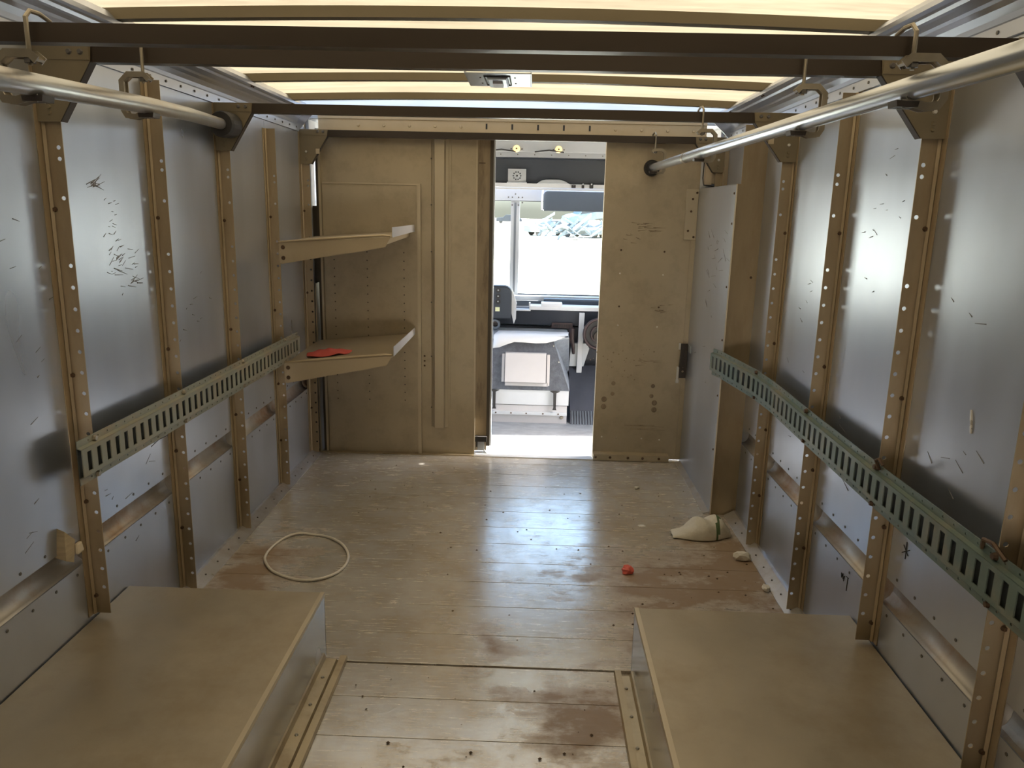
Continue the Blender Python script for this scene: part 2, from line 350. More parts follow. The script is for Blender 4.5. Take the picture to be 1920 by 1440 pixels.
# ------------------------------------------------------------------ floor: planks across the body
floor = struct('floor', MB().box(XL - 0.03, XR + 0.03, Y0, YB + 0.02, -0.05, -0.012), 'floor')
seams = [4.62, 4.44, 4.25, 4.06, 3.87, 3.68, 3.482, 3.293, 3.096, 2.915, 2.713, 2.507]
for a, b in zip(seams[1:], seams[:-1]):
    q = MB().box(XL + 0.005, XR - 0.005, a + 0.0012, b - 0.0012, -0.012, 0.0)
    link('plank', q, 'floor', floor, bevel=0.001)
link('plank', MB().box(XL + 0.005, XR - 0.005, 2.318, 2.506, -0.012, 0.0), 'floor', floor, bevel=0.001)
y = 2.312
for w in (0.18, 0.188, 0.19, 0.19, 0.19, 0.19, 0.19, 0.19, 0.19, 0.19, 0.19, 0.19):   # planks between the wheel boxes
    link('plank', MB().box(-0.625, 0.325, y - w + 0.0012, y - 0.0012, -0.012, -0.003), 'floor', floor, bevel=0.001); y -= w
def dirt_ridge(x0, x1, y0, y1): return MB().prism([(x0, 0.0), (x0 + 0.01, 0.006), (x1 - 0.01, 0.004), (x1, 0.0)], 1, y0, y1)
link('floor_strip', MB().box(XL, XR - 0.13, 4.56, 4.60, 0.0, 0.004), 'angle', floor)

# ------------------------------------------------------------------ side walls
def side_wall(side):
    s = 1 if side == 'left' else -1
    X = XL if side == 'left' else XR
    studs = LSTUD if side == 'left' else RSTUD
    zu, zl = (0.505, 0.425) if side == 'left' else (0.47, 0.385)
    name = 'wall_' + side
    back = X - s * 0.075
    root = struct(name, MB().box(min(back, back - s * 0.01), max(back, back - s * 0.01), Y0, YB + 0.02, -0.05, 2.12), 'wall')
    edges = [Y0] + studs + ([YB] if side == 'left' else [3.76])
    for a, b in zip(edges[:-1], edges[1:]):
        a2, b2 = a + 0.001, b - 0.001
        link('wall_panel', MB().box(min(X, X - s * 0.004), max(X, X - s * 0.004), a2, b2, zu, 1.94), 'wall', root)
        link('kick_panel', MB().box(min(X, X - s * 0.004), max(X, X - s * 0.004), a2, b2, 0.0, zl), 'kick', root)
        # concave channel between the two sheets
        pts = []
        for k in range(9):
            t = k / 8; ang = PI * t
            pts.append((X - s * (0.002 + 0.042 * math.sin(ang) ** 0.8), zl - 0.006 + (zu + 0.012 - zl) * (1 - math.cos(ang)) / 2))
        link('wall_channel', MB().strip(pts, 1, a2, b2), 'trough', root, smooth=True, solid=0.003)
        r = MB(); yy = a + 0.075
        while yy < b - 0.04:
            r.disc((X, yy, zu + 0.022), 0.0045, 0, s * 0.002, 6); r.disc((X, yy + 0.03, zl - 0.022), 0.0045, 0, s * 0.002, 6); yy += 0.105
        tag(link('rivets', r, 'rivet', root), kind='stuff')
    for Ys in studs:
        z0 = 0.245 if Ys < 2.3 else 0.02
        z1 = 1.865 if (side == 'left' and abs(Ys - 3.92) < .01) else 1.905
        if Ys < 1.2: z0 = 0.245
        w = 0.052
        hs = [h for h in [1.64, 1.61, 1.505] if h < z1]
        z = 1.32
        while z > z0 + 0.03: hs.append(z); z -= 0.0617
        b = MB()
        b.perf(lambda u, vv: (X + s * u, Ys, vv), 0.0, w, z0, z1, w - 0.013, hs, 0.0062, 0.0062)
        b.perf(lambda u, vv: (X + s * 0.0015, Ys - u, vv), 0.0, 0.034, z0, z1, 0.017, [], 0.003, 0.003)
        b.perf(lambda u, vv: (X + s * (0.010 - u * 0.5), Ys - 0.004 - u * 0.6, vv), 0.0, 0.012, z0, z1, 0.006, [], 0.002, 0.002)
        st = link('stud', b, 'stud', root, solid=0.0025)
        z = 1.46 + 0.03 * math.sin(Ys * 9)
        zz = [z, z - 0.47, z - 0.86, z - 1.17]
        for q in zz:
            if q > z0 + 0.02: bolt('bolt', (X + s * 0.012, Ys - 0.001, q), 0.0075, 1, -0.007, 'bolt', st)
    link('end_cap', MB().box(min(X, back), max(X, back), YB, YB + 0.02, -0.05, 2.12), 'bulk', root)  # added to stop cab light leaking in behind the wall sheets
    return root
wl_ = side_wall('left')
wr_ = side_wall('right')

# furred out panel and wide post at the front of the right wall
b = MB().box(0.932, 0.936, 3.735, 4.585, 0.0, 1.642)
fp = link('wall_panel', b, 'wall', wr_)
b = MB(); b.box(0.932, XR, 3.73, 3.735, 0.0, 1.642); b.box(0.952, XR, 3.73, 3.735, 1.642, 1.905); b.box(0.932, 0.936, 3.712, 3.73, 0.0, 1.642)
link('wide_post', b, 'stud', wr_)
for z in (1.60, 1.46, 1.16, 0.9, 0.62, 0.34): bolt('bolt', (0.932, 3.76, z), 0.006, 0, -0.004, 'bolt', wr_)
bolt('bolt', (1.035, 3.73, 1.21), 0.0065, 1, -0.005, 'bolt', wr_)
link('panel_top', MB().box(0.936, XR, 3.735, 4.585, 1.632, 1.642), 'wall', wr_)
link('wall_panel', MB().box(XR, XR + 0.004, 3.735, 4.60, 1.642, 1.94), 'wall', wr_)
link('front_closer', MB().box(0.936, XR, 4.586, 4.596, 0.0, 1.642), 'bulk', wr_)  # added to keep cab light out of the space behind the panel
# upright of the last bay above the furred out panel
link('stud', MB().box(1.0, XR, 4.50, 4.504, 1.655, 1.9).box(1.04, XR - .001, 4.465, 4.50, 1.655, 1.9), 'stud', wr_)
# scribbles and scuffs on the right wall sheets
b = MB()
for pts in ([(2.395, 0.325), (2.392, 0.345), (2.40, 0.33), (2.405, 0.347), (2.412, 0.33), (2.418, 0.345)], [(2.365, 0.352), (2.366, 0.305)], [(2.38, 0.350), (2.36, 0.352)]):
    b.tube([(XR - 0.0008, yy, zz - 0.01) for yy, zz in pts], 0.0016, 4)
link('pen_mark', b, 'ink', wr_)
b = MB()
for pts in ([(2.01, 0.605), (2.05, 0.58)], [(2.03, 0.62), (2.028, 0.57)], [(2.045, 0.605), (2.015, 0.585)]):
    b.tube([(XR - 0.0008, yy, zz) for yy, zz in pts], 0.0014, 4)
link('pen_mark', b, 'ink', wr_)
b = MB(); b.tube([(XR - 0.0008, 1.825, 1.055), (XR - 0.0008, 1.818, 1.03), (XR - 0.0008, 1.812, 1.0)], [0.0025, 0.004, 0.003], 5)
link('scratch', b, 'bright', wr_)
def scuffs(root, X, s, spots):
    for (cy, cz, n, sy, sz, L) in spots:
        b = MB()
        for k in range(n):
            yy = cy + random.gauss(0, sy); zz = cz + random.gauss(0, sz); ang = random.uniform(0.1, 0.7) * random.choice((1, 1, -0.5)); l_ = L * random.uniform(0.3, 1.2)
            b.tube([(X + s * 0.0004, yy, zz), (X + s * 0.0004, yy + l_ * math.cos(ang), zz + l_ * math.sin(ang))], [random.uniform(.0008, .002), 0.0006], 4)
        tag(link('scuff_marks', b, 'scuff', root), kind='stuff')
scuffs(wl_, XL, 1, [(2.36, 1.545, 16, 0.012, 0.006, 0.05), (2.50, 1.30, 22, 0.05, 0.03, 0.05), (2.46, 1.36, 26, 0.02, 0.13, 0.02), (2.55, 1.23, 10, 0.04, 0.02, 0.05), (3.0, 1.1, 10, 0.1, 0.12, 0.03), (2.2, 0.6, 14, 0.2, 0.1, 0.04), (1.9, 1.2, 20, 0.12, 0.25, 0.03), (2.45, 0.68, 16, 0.12, 0.03, 0.1)])
scuffs(wr_, XR, -1, [(2.45, 1.5, 14, 0.08, 0.12, 0.03), (3.0, 1.1, 12, 0.1, 0.2, 0.03), (2.45, 0.72, 14, 0.08, 0.05, 0.06), (1.85, 0.9, 10, 0.1, 0.2, 0.04)])
scuffs(wr_, 0.932, -1, [(4.0, 1.3, 20, 0.12, 0.1, 0.08), (4.1, 1.0, 8, 0.1, 0.2, 0.05)])

# skirting angles
for side, X, s in (('left', XL, 1), ('right', XR, -1)):
    b = MB(); e = 4.52 if side == 'left' else 3.72
    b.prism([(X, 0.0), (X, 0.03), (X + s * 0.012, 0.03), (X + s * 0.06, 0.004), (X + s * 0.06, 0.0)], 1, 2.42, e)
    sk = struct('baseboard_' + side, b, 'skirt')
    q = MB(); yy = 2.5
    while yy < e - .05: q.disc((X + s * 0.036, yy, 0.017), 0.004, 2, 0.004, 6); yy += 0.12
    tag(link('rivets', q, 'rivet', sk), kind='stuff')
    if side == 'right':
        link('floor_angle', MB().prism([(0.932, 0.0), (0.932, 0.012), (0.90, 0.004), (0.90, 0.0)], 1, 3.74, 4.56), 'skirt', sk)

# added, unseen rear end: posts and a lowered shutter that dim the foreground
rear = struct('wall_rear', MB().box(XL - .06, XL + 0.25, Y0 - 0.04, Y0, -0.05, 2.12).box(XR - 0.25, XR + .06, Y0 - 0.04, Y0, -0.05, 2.12).box(XL + .25, XR - .25, Y0 - 0.04, Y0, 1.9, 2.12), 'bulk')
rd = struct('door_2', MB().box(XL + .25, XR - .25, Y0 - 0.035, Y0 - 0.025, 0.3, 1.9), 'bulk')
for k in range(7): link('door_slat', MB().box(XL + .25, XR - .25, Y0 - 0.025, Y0 - 0.005, 0.305 + 0.228 * k, 0.525 + 0.228 * k), 'bulk', rd)

# ------------------------------------------------------------------ ceiling
def camber(xx): return 0.018 * (1 - ((xx + 0.15) / 1.11) ** 2)
ceiling = struct('ceiling', MB().box(XL - 0.06, XL - 0.02, Y0, 4.34, 2.06, 2.10).box(XR + 0.02, XR + 0.06, Y0, 4.34, 2.06, 2.10), 'cove')
NX = 16
xs = [-1.335 + 2.39 * k / NX for k in range(NX + 1)]
for a, b_ in zip([Y0, 0.72, 1.30, 1.88, 2.45, 3.01, 3.57, 4.15], [0.72, 1.30, 1.88, 2.45, 3.01, 3.57, 4.15, 4.345]):
    b = MB()
    for k in range(NX):
        b.add([(xs[k], a, 2.062 + camber(xs[k])), (xs[k + 1], a, 2.062 + camber(xs[k + 1])), (xs[k + 1], b_, 2.062 + camber(xs[k + 1])), (xs[k], b_, 2.062 + camber(xs[k]))], [(0, 1, 2, 3)])
    link('roof_panel', b, 'roof' if b_ > 0.8 else 'cove', ceiling, smooth=True)  # rearmost panel made opaque to darken the foreground
for Yr in (0.72, 1.30, 1.88, 2.45, 3.01, 3.57, 4.15):
    b = MB(); n = len(xs)
    vs = []
    for xx in xs:
        zc = camber(xx)
        vs += [(xx, Yr - 0.021, 2.06 + zc), (xx, Yr - 0.021, 2.028 + zc), (xx, Yr + 0.021, 2.028 + zc), (xx, Yr + 0.021, 2.06 + zc)]
    fs = []
    for k in range(n - 1):
        for j in range(4): fs.append((k * 4 + j, k * 4 + (j + 1) % 4, k * 4 + 4 + (j + 1) % 4, k * 4 + 4 + j))
    fs += [(0, 1, 2, 3), tuple((n - 1) * 4 + j for j in range(4))]
    b.add(vs, fs); link('roof_rib', b, 'rib', ceiling)
b = MB()
for k in range(NX):
    a0, a1 = xs[k], xs[k + 1]
    ys = [4.345, 4.42, 4.5, 4.56]; zs = [2.062, 2.052, 2.032, 2.0]
    for j in range(3):
        b.add([(a0, ys[j], zs[j] + camber(a0)), (a1, ys[j], zs[j] + camber(a1)), (a1, ys[j + 1], zs[j + 1] + camber(a1)), (a0, ys[j + 1], zs[j + 1] + camber(a0))], [(0, 1, 2, 3)])
link('front_cap', b, 'cap', ceiling, smooth=True)
# coves along both roof edges (aluminium extrusions with ridges and a row of rivets)
for nm, X, s, dx in (('trim_1', XL, 1, 0.085), ('trim_2', XR, -1, 0.10)):
    k = dx / 0.085
    prof = [(0.002, 1.905), (0.006, 1.906), (0.006, 1.938), (0.002, 1.944), (0.004, 1.958), (0.012, 1.975), (0.022, 1.985), (0.026, 1.983), (0.030, 1.990), (0.046, 1.999),
            (0.052, 1.994), (0.060, 1.997), (0.063, 2.006), (0.070, 2.010), (0.085, 2.012), (0.085, 2.024), (0.06, 2.05), (0.0, 2.075)]
    b = MB(); b.strip([(X + s * q[0] * k, q[1]) for q in prof], 1, Y0, 4.46)
    cv = struct(nm, b, 'cove', solid=0.002)
    q = MB(); yy = 1.0
    while yy < 4.45: q.disc((X + s * 0.007, yy, 1.924), 0.005, 0, s * 0.003, 6); yy += 0.118
    tag(link('rivets', q, 'rivet', cv), kind='stuff')
    for Yr in (1.30, 1.88, 2.45, 3.01, 3.57, 4.15):
        for dy in (-0.012, 0.012): bolt('bolt', (X + s * 0.077 * k, Yr + dy, 2.011), 0.005, 2, -0.006, 'bolt', cv)
    link('cove_end', MB().prism([(X, 1.9), (X + s * 0.085 * k, 1.99), (X + s * 0.085 * k, 2.02), (X, 2.07)], 1, 4.46, 4.465), 'cove', cv)

# ------------------------------------------------------------------ bulkhead
wf = struct('wall_front', MB().box(-1.265, -0.345, 4.60, 4.615, 0.0, 1.905), 'bulk')
wf_r = link('wall_panel', MB().box(0.392, 0.935, 4.585, 4.60, 0.012, 1.90).box(0.392, 0.397, 4.60, 4.63, 0.012, 1.90), 'bulk', wf)
# inset sheet behind the shelves with its folded right edge and rows of slots
b = MB(); cols = [(-1.25, -1.09, -1.192), (-1.09, -0.88, -0.995), (-0.88, -0.69, -0.775)]
for (u0, u1, uc) in cols:
    hs = [0.34 + 0.05 * k for k in range(19)]
    b.perf(lambda u, vv: (u, 4.592, vv), u0, u1, 0.005, 1.632, uc, hs, 0.0042, 0.0042)
sp = link('shelf_back_panel', b, 'bulk', wf, solid=0.002)
link('panel_edge', MB().box(-0.692, -0.672, 4.572, 4.594, 0.0, 1.637).box(-1.25, -0.69, 4.586, 4.593, 1.629, 1.637), 'bulk_trim', wf)
link('backing_sheet', MB().box(-1.25, -0.69, 4.596, 4.5995, 0.0, 1.632), 'jamb_edge', wf)
for z in (0.56, 0.59, 0.62): bolt('bolt', (-0.655, 4.60, z), 0.006, 1, -0.004, 'bolt', wf)
# hat section strip
link('hat_strip', MB().prism([(-0.612, 4.60), (-0.597, 4.594), (-0.590, 4.572), (-0.535, 4.572), (-0.527, 4.594), (-0.508, 4.60)], 2, 0.175, 1.885), 'bulk_trim', wf)
link('strip_flange', MB().box(-0.508, -0.497, 4.594, 4.60, 0.185, 1.885).box(-0.622, -0.612, 4.594, 4.60, 0.185, 1.885), 'bulk', wf)
for z in (1.78, 1.52, 1.25, 0.95, 0.62, 0.30): bolt('bolt', (-0.612, 4.594, z), 0.0045, 1, -0.003, 'rivet', wf)
link('sheet_fold', MB().box(-0.352, -0.343, 4.592, 4.60, 0.02, 1.885), 'bulk_trim', wf)
# door post left of the doorway
dp = struct('door_1', MB().box(-0.345, -0.272, 4.625, 4.66, 0.02, 1.89), 'jamb')
link('door_edge', MB().box(-0.272, -0.252, 4.612, 4.66, 0.055, 1.89), 'jamb_edge', dp)
link('door_edge_seal', MB().box(-0.252, -0.243, 4.618, 4.65, 0.055, 1.89), 'cabgrey', dp)
link('bottom_guide', MB().box(-0.34, -0.268, 4.598, 4.628, 0.085, 0.118).box(-0.335, -0.325, 4.60, 4.626, 0.05, 0.12), 'black', dp)
link('roller_plate', MB().box(-0.325, -0.285, 4.606, 4.622, 0.028, 0.082).prism([(-0.30, 0.006), (-0.262, 0.006), (-0.28, 0.03)], 1, 4.60, 4.622), 'cabgrey', dp)
link('worn_tape', MB().box(-0.338, -0.30, 4.6225, 4.625, 1.76, 1.765), 'bolt', dp)
# right bulkhead fittings
for (px_, z) in [(0.505, 1.286), (0.758, 1.282), (0.51, 0.955), (0.745, 0.955)]: bolt('bolt', (px_, 4.585, z), 0.006, 1, -0.004, 'bolt', wf)
for (px_, z) in [(0.505, 1.15), (0.758, 1.147), (0.508, 0.842), (0.742, 0.838), (0.445, 0.145), (0.535, 0.142), (0.69, 0.14), (0.80, 0.136)]: bolt('rivet', (px_, 4.585, z), 0.0055, 1, -0.004, 'bright', wf)
for (px_, z, r) in [(0.448, 0.385, 0.017), (0.448, 0.338, 0.017), (0.498, 0.42, 0.013), (0.50, 0.485, 0.013), (0.755, 0.37, 0.017), (0.755, 0.327, 0.017), (0.735, 0.412, 0.013), (0.74, 0.475, 0.013)]:
    q = MB(); q.disc((px_, 4.5855, z), r, 1, -0.0035, 12, r * 0.75); link('plug', q, 'jamb', wf)  # dark discs stand for the shaded dents in the sheet
link('bottom_flange', MB().prism([(4.585, 0.05), (4.555, 0.04), (4.552, 0.004), (4.585, 0.004)], 0, 0.395, 0.86), 'bulk', wf)
for px_ in (0.41, 0.50, 0.61, 0.70, 0.80): bolt('bolt', (px_, 4.5535, 0.022), 0.009, 1, -0.006, 'bolt', wf)
b = MB()
for k in range(34):
    yy = random.gauss(0.55, 0.10); zz = random.gauss(0.63, 0.07); b.disc((yy, 4.5849, zz), random.uniform(.002, .0055), 1, -0.0006, 6)
for (cx, cz, n, L) in ((0.60, 1.43, 10, 0.06), (0.57, 1.36, 6, 0.04), (0.66, 1.41, 5, 0.1), (0.74, 0.94, 8, 0.05), (0.62, 0.22, 5, 0.25), (0.66, 0.62, 8, 0.06)):
    for k in range(n):
        xx = cx + random.gauss(0, 0.03); zz = cz + random.gauss(0, 0.015); b.tube([(xx, 4.5846, zz), (xx + L * random.uniform(.3, 1), 4.5846, zz + random.gauss(0, .004))], [0.002, 0.0006], 4)
tag(link('stain_marks', b, 'jamb', wf), kind='stuff')
cp = link('corner_plate', MB().box(0.862, 0.932, 4.575, 4.584, 1.352, 1.64), 'bulk_trim', wf, bevel=0.002)
for (px_, z) in [(0.90, 1.585), (0.895, 1.515), (0.884, 1.405), (0.922, 1.62), (0.918, 1.37)]: bolt('bolt', (px_, 4.575, z), 0.007, 1, -0.004, 'bolt', cp)
link('corner_fold', MB().box(0.905, 0.935, 4.578, 4.585, 0.02, 1.352), 'bulk', wf)
# header over the doorway
hd = struct('trim_3', MB().box(-1.25, 0.945, 4.55, 4.60, 1.925, 1.985).box(-1.25, 0.945, 4.535, 4.55, 1.918, 1.926).box(-1.25, 0.945, 4.545, 4.56, 1.985, 2.0), 'header')
for k in range(15):
    xx = -1.02 + 0.1455 * k
    if 5 <= k <= 9: link('slot', MB().box(xx - 0.005, xx + 0.005, 4.5485, 4.5502, 1.942, 1.972), 'black', hd)
    elif xx < 0.9: bolt('bolt', (xx, 4.55, 1.953), 0.009, 1, -0.006, 'header', hd)
link('door_rail', MB().box(-0.345, 0.40, 4.535, 4.55, 1.897, 1.918), 'jamb_edge', hd)
# dark pocket and light gap between left wall and bulkhead
gp = link('pocket_channel', MB().box(-1.34, -1.327, 4.56, 4.68, 0.0, 1.50).box(-1.327, -1.29, 4.64, 4.66, 0.0, 1.50).box(-1.286, -1.268, 4.59, 4.64, 0.0, 1.90), 'jamb_edge', wl_)
link('pocket_strip', MB().box(-1.305, -1.297, 4.56, 4.64, 0.0, 1.05).box(-1.268, -1.255, 4.575, 4.62, 0.0, 1.905), 'bulk_trim', wl_)
link('cab_frame_plate', MB().box(-1.345, -1.18, 4.74, 4.75, 1.50, 1.95).box(-1.335, -1.30, 4.72, 4.74, 1.42, 1.53), 'white', wl_)
bolt('bolt', (-1.315, 4.72, 1.47), 0.006, 1, -0.004, 'bolt', wl_)

# ------------------------------------------------------------------ crossbeams with gussets
def crossbeam(Y, z0, z1, label, stickers=(), reach=True):
    t = thing('crossbeam', (-0.15, Y, z0), label, 'beam', 'dark roof crossbeams')
    b = MB(); h = z1 - z0
    b.prism([(Y - 0.016, z0), (Y - 0.016, z1), (Y + 0.02, z1), (Y + 0.02, z1 - 0.004), (Y - 0.012, z1 - 0.004), (Y - 0.012, z0 + 0.004), (Y + 0.02, z0 + 0.004), (Y + 0.02, z0)], 0, XL + 0.06, XR - 0.06 if Y < 4 else 0.99)
    link('beam_channel', b, 'beam', t)
    for s, X, tip in ((1, XL + 0.003, -1.185), (-1, XR - 0.003, 0.878)):
        if Y > 4 and s < 0: X = 1.045
        yy = Y - 0.02; e = X + s * 0.062
        g = MB(); g.prism([(X, z0 - 0.152), (e, z0 - 0.152), (tip, z0 + 0.002), (tip + s * 0.004, z1), (X, z1)], 1, yy - 0.003, yy)
        go = link('gusset_plate', g, 'gusset', t)
        link('gusset_flange', MB().hexa([(e, yy - 0.003, z0 - 0.152), (e + s * 0.003, yy - 0.003, z0 - 0.152), (e + s * 0.003, yy + 0.025, z0 - 0.152), (e, yy + 0.025, z0 - 0.152),
                                         (tip, yy - 0.003, z0), (tip + s * 0.003, yy - 0.003, z0), (tip + s * 0.003, yy + 0.025, z0), (tip, yy + 0.025, z0)]), 'dark', t)
        link('gusset_band', MB().box(min(X + s * .01, tip), max(X + s * .01, tip), yy - 0.006, yy - 0.003, z0 + 0.004, z1 - 0.002), 'gusset', t)
        for q in (0.022, 0.052): bolt('bolt', (tip - s * q, yy - 0.006, z0 + 0.024), 0.008, 1, -0.006, 'rivet', go)
        for q, r in ((-0.085, 0.007), (-0.115, 0.006), (-0.13, 0.006)): bolt('bolt', (X + s * 0.035, yy - 0.003, z0 + q), r, 1, -0.004, 'bright' if q > -0.1 else 'gusset', go)
        for (ss, cx, cz) in stickers:
            if ss == s: link('sticker', MB().box(cx - 0.011, cx + 0.011, yy - 0.0045, yy - 0.003, cz - 0.014, cz + 0.014), 'sticker', go)
    return t
crossbeam(1.56, 1.793, 1.828, 'nearest dark brown crossbeam, running out of the picture on the left')
crossbeam(2.15, 1.857, 1.900, 'dark crossbeam just behind and below the nearest one, in front of the lamp plate', [(-1, 0.945, 1.795)])
crossbeam(3.33, 1.868, 1.907, 'dark crossbeam between lamp plate and door header, left gusset carrying pipe flange', [(1, -1.255, 1.80), (-1, 0.95, 1.80)])
crossbeam(4.51, 1.882, 1.918, 'farthest dark crossbeam, right under the tan door header', [(1, -1.24, 1.80)])

# ------------------------------------------------------------------ hanging pipes
def lerp3(a, b, t): return tuple(a[i] + (b[i] - a[i]) * t for i in range(3))
def pipe_at(P, Y):
    for a, b in zip(P[:-1], P[1:]):
        lo, hi = sorted((a[1], b[1]))
        if lo - 1e-6 <= Y <= hi + 1e-6: return lerp3(a, b, (Y - a[1]) / (b[1] - a[1]))
RP = [(0.655, 4.575, 1.752), (0.672, 3.0, 1.744), (0.685, 1.56, 1.735), (0.692, 0.9, 1.730)]
LP = [(-1.272, 3.20, 1.812), (-1.14, 2.6, 1.782), (-1.043, 2.15, 1.752), (-0.968, 1.56, 1.716), (-0.90, 0.9, 1.678)]
t = thing('hanging_pipe', RP[0], 'shiny galvanised pipe hanging along the right wall to a black bulkhead flange', 'pipe')
link('pipe_tube', MB().tube(RP, 0.0215, 20), 'galv', t, smooth=False).data.shade_smooth()
q = MB(); q.disc((RP[0][0], 4.585, RP[0][2]), 0.046, 1, -0.022, 20, 0.044); q.disc((RP[0][0], 4.563, RP[0][2]), 0.034, 1, -0.02, 20, 0.030)
link('end_flange', q, 'black', t)
c = pipe_at(RP, 3.62); link('pipe_band', MB().tube([(c[0], 3.60, c[2]), (c[0], 3.64, c[2])], 0.0232, 20), 'hook', t)
t = thing('hanging_pipe', LP[0], 'rust-dusted galvanised pipe along the left wall ending in a black cup', 'pipe')
link('pipe_tube', MB().tube(LP, 0.0215, 20), 'pipe_old', t).data.shade_smooth()
q = MB(); q.tube([(LP[0][0], 3.30, 1.816), (LP[0][0], 3.21, 1.812), (LP[0][0], 3.195, 1.812)], [0.05, 0.052, 0.047], 20)
link('end_flange', q, 'black', t)

def hanger(P, Y, zt, s, label, k=1.0):
    c = pipe_at(P, Y); t = thing('pipe_hanger', (c[0], Y, c[2]), label, 'hook', 'pipe hangers hooked over the crossbeams')
    X, Z = c[0], c[2]; yy = Y - 0.032
    zs = max(Z + 0.052, min(zt - 0.075, Z + 0.10 * k))
    path = [(X - s * 0.02 * k, yy, zs - 0.012), (X - s * 0.008 * k, yy, zs), (X + s * 0.035 * k, yy, zs), (X + s * 0.052 * k, yy, zs - 0.016), (X + s * 0.052 * k, yy, Z - 0.018),
            (X + s * 0.045 * k, yy, Z - 0.030), (X + s * 0.022 * k, yy, Z - 0.0325), (X + s * 0.006, yy, Z - 0.027), (X - s * 0.016, yy, Z - 0.028)]
    b = MB(); b.bar(path, 0.022 * k, 0.005)
    link('strap', b, 'hook', t)
    e = MB()
    for sy in (-1, 1): e.bar([Vector(q) + Vector((0, sy * 0.0105 * k, 0)) for q in path], 0.003, 0.014 * k)
    link('strap_rib', e, 'hook', t)
    rx = X - s * 0.002
    r = MB().tube([(rx, yy, zs - 0.02), (rx, yy, zt + 0.006), (rx - s * 0.004, yy + 0.008, zt + 0.018), (rx - s * 0.007, Y, zt + 0.018), (rx - s * 0.010, Y + 0.026, zt + 0.010), (rx - s * 0.010, Y + 0.03, zt - 0.02)], 0.0045, 8)
    link('hook_rod', r, 'hook', t)
    link('hook_nut', MB().disc((rx, yy, zs - 0.016), 0.011, 2, 0.012, 6), 'rivet', t)
    link('pipe_saddle', MB().prism([(X - s * 0.03, Z - 0.022), (X - s * 0.012, Z - 0.024), (X + s * 0.012, Z - 0.024), (X + s * 0.01, Z - 0.034), (X - s * 0.028, Z - 0.034)], 1, yy - 0.018, yy + 0.02), 'dark', t)
hanger(RP, 1.56, 1.828, 1, 'nearest pipe hanger on the right, largest, hooked over the nearest crossbeam', 1.1)
hanger(RP, 2.15, 1.900, 1, 'square strap hanger on the right pipe, second from the camera')
hanger(RP, 3.33, 1.907, 1, 'right pipe hanger on the crossbeam behind the lamp plate')
hanger(RP, 4.51, 1.918, 1, 'smallest hanger, beside the right pipe flange on the bulkhead')
hanger(LP, 1.56, 1.828, -1, 'left pipe hanger nearest the camera, cut by the left picture edge', 1.1)
hanger(LP, 2.15, 1.900, -1, 'square strap hanger on the left pipe beyond the nearest one')

# ------------------------------------------------------------------ slotted cargo tracks
def track(path, zc_, label, mt, y_end_face):
    """path: (X, Y, zc) points; slots every 51 mm"""
    seg = [0.0]
    for a, b in zip(path[:-1], path[1:]): seg.append(seg[-1] + math.hypot(b[0] - a[0], b[1] - a[1]))
    L = seg[-1]; s = 1 if path[0][0] < 0 else -1
    def at(u):
        u = min(max(u, 0), L)
        for i in range(len(seg) - 1):
            if u <= seg[i + 1] + 1e-9:
                k = (u - seg[i]) / (seg[i + 1] - seg[i]); return lerp3(path[i], path[i + 1], k)
        return path[-1]
    def fn(n, z):
        return lambda w, u: None
    t = thing('cargo_track', path[0], label, 'rail')
    def plate(name, n0, z0, n1, z1, holes, rx, ry, rect):
        b = MB(); wd = math.hypot(n1 - n0, z1 - z0)
        def f(u, vv):
            c = at(vv); k = u / wd; return (c[0] + s * (n0 + (n1 - n0) * k), c[1], c[2] + z0 + (z1 - z0) * k)
        N = max(1, int(L / 0.051)) if not holes else 1
        if holes: b.perf(f, 0, wd, 0, L, wd / 2, holes, rx, ry, rect)
        else:
            for k in range(N): b.add([f(0, L * k / N), f(wd, L * k / N), f(wd, L * (k + 1) / N), f(0, L * (k + 1) / N)], [(0, 1, 2, 3)])
        return link(name, b, mt, t, solid=0.003)
    slots = []; u = 0.036
    while u < L - 0.02: slots.append(u); u += 0.0508
    plate('slotted_face', 0.014, -0.041, 0.014, 0.041, slots, 0.029, 0.0115, True)
    plate('track_back', 0.001, -0.044, 0.001, 0.044, [], 0, 0, False).data.materials[0] = MT['track_in']  # dark sheet added so the slots read as shaded
    plate('top_ledge', 0.0, 0.046, 0.014, 0.041, [], 0, 0, False)
    plate('bottom_ledge', 0.0, -0.046, 0.014, -0.041, [], 0, 0, False)
    plate('top_flange', 0.0015, 0.045, 0.0015, 0.066, [q + 0.02 for q in slots], 0.003, 0.004, False)
    plate('bottom_flange', 0.0015, -0.066, 0.0015, -0.045, [q + 0.02 for q in slots], 0.003, 0.004, False)
    return t, at, s
LT = [(-1.288, 2.055, 0.765), (-1.288, 2.75, 0.763), (-1.288, 3.4, 0.762), (-1.288, 4.125, 0.760)]
t, at, s = track(LT, 0, 'dusty grey-green slotted cargo track across the left wall posts', 'track_l', 0)
for Ys in (2.15, 2.74, 3.33, 3.92):
    for dz in (0.055, -0.055): bolt('bolt', (-1.284, Ys - 0.01, 0.763 + dz), 0.010, 0, 0.008, 'hook', t)
RT = [(0.905, 3.80, 0.785), (0.918, 3.70, 0.79), (0.95, 3.50, 0.785), (0.985, 3.34, 0.776), (1.003, 3.15, 0.768), (1.006, 2.74, 0.756), (1.006, 2.15, 0.746), (1.004, 1.56, 0.746), (1.004, 0.6, 0.746)]
t, at, s = track(RT, 0, 'green slotted cargo track bending away from the right wall at its far end', 'track', 0)
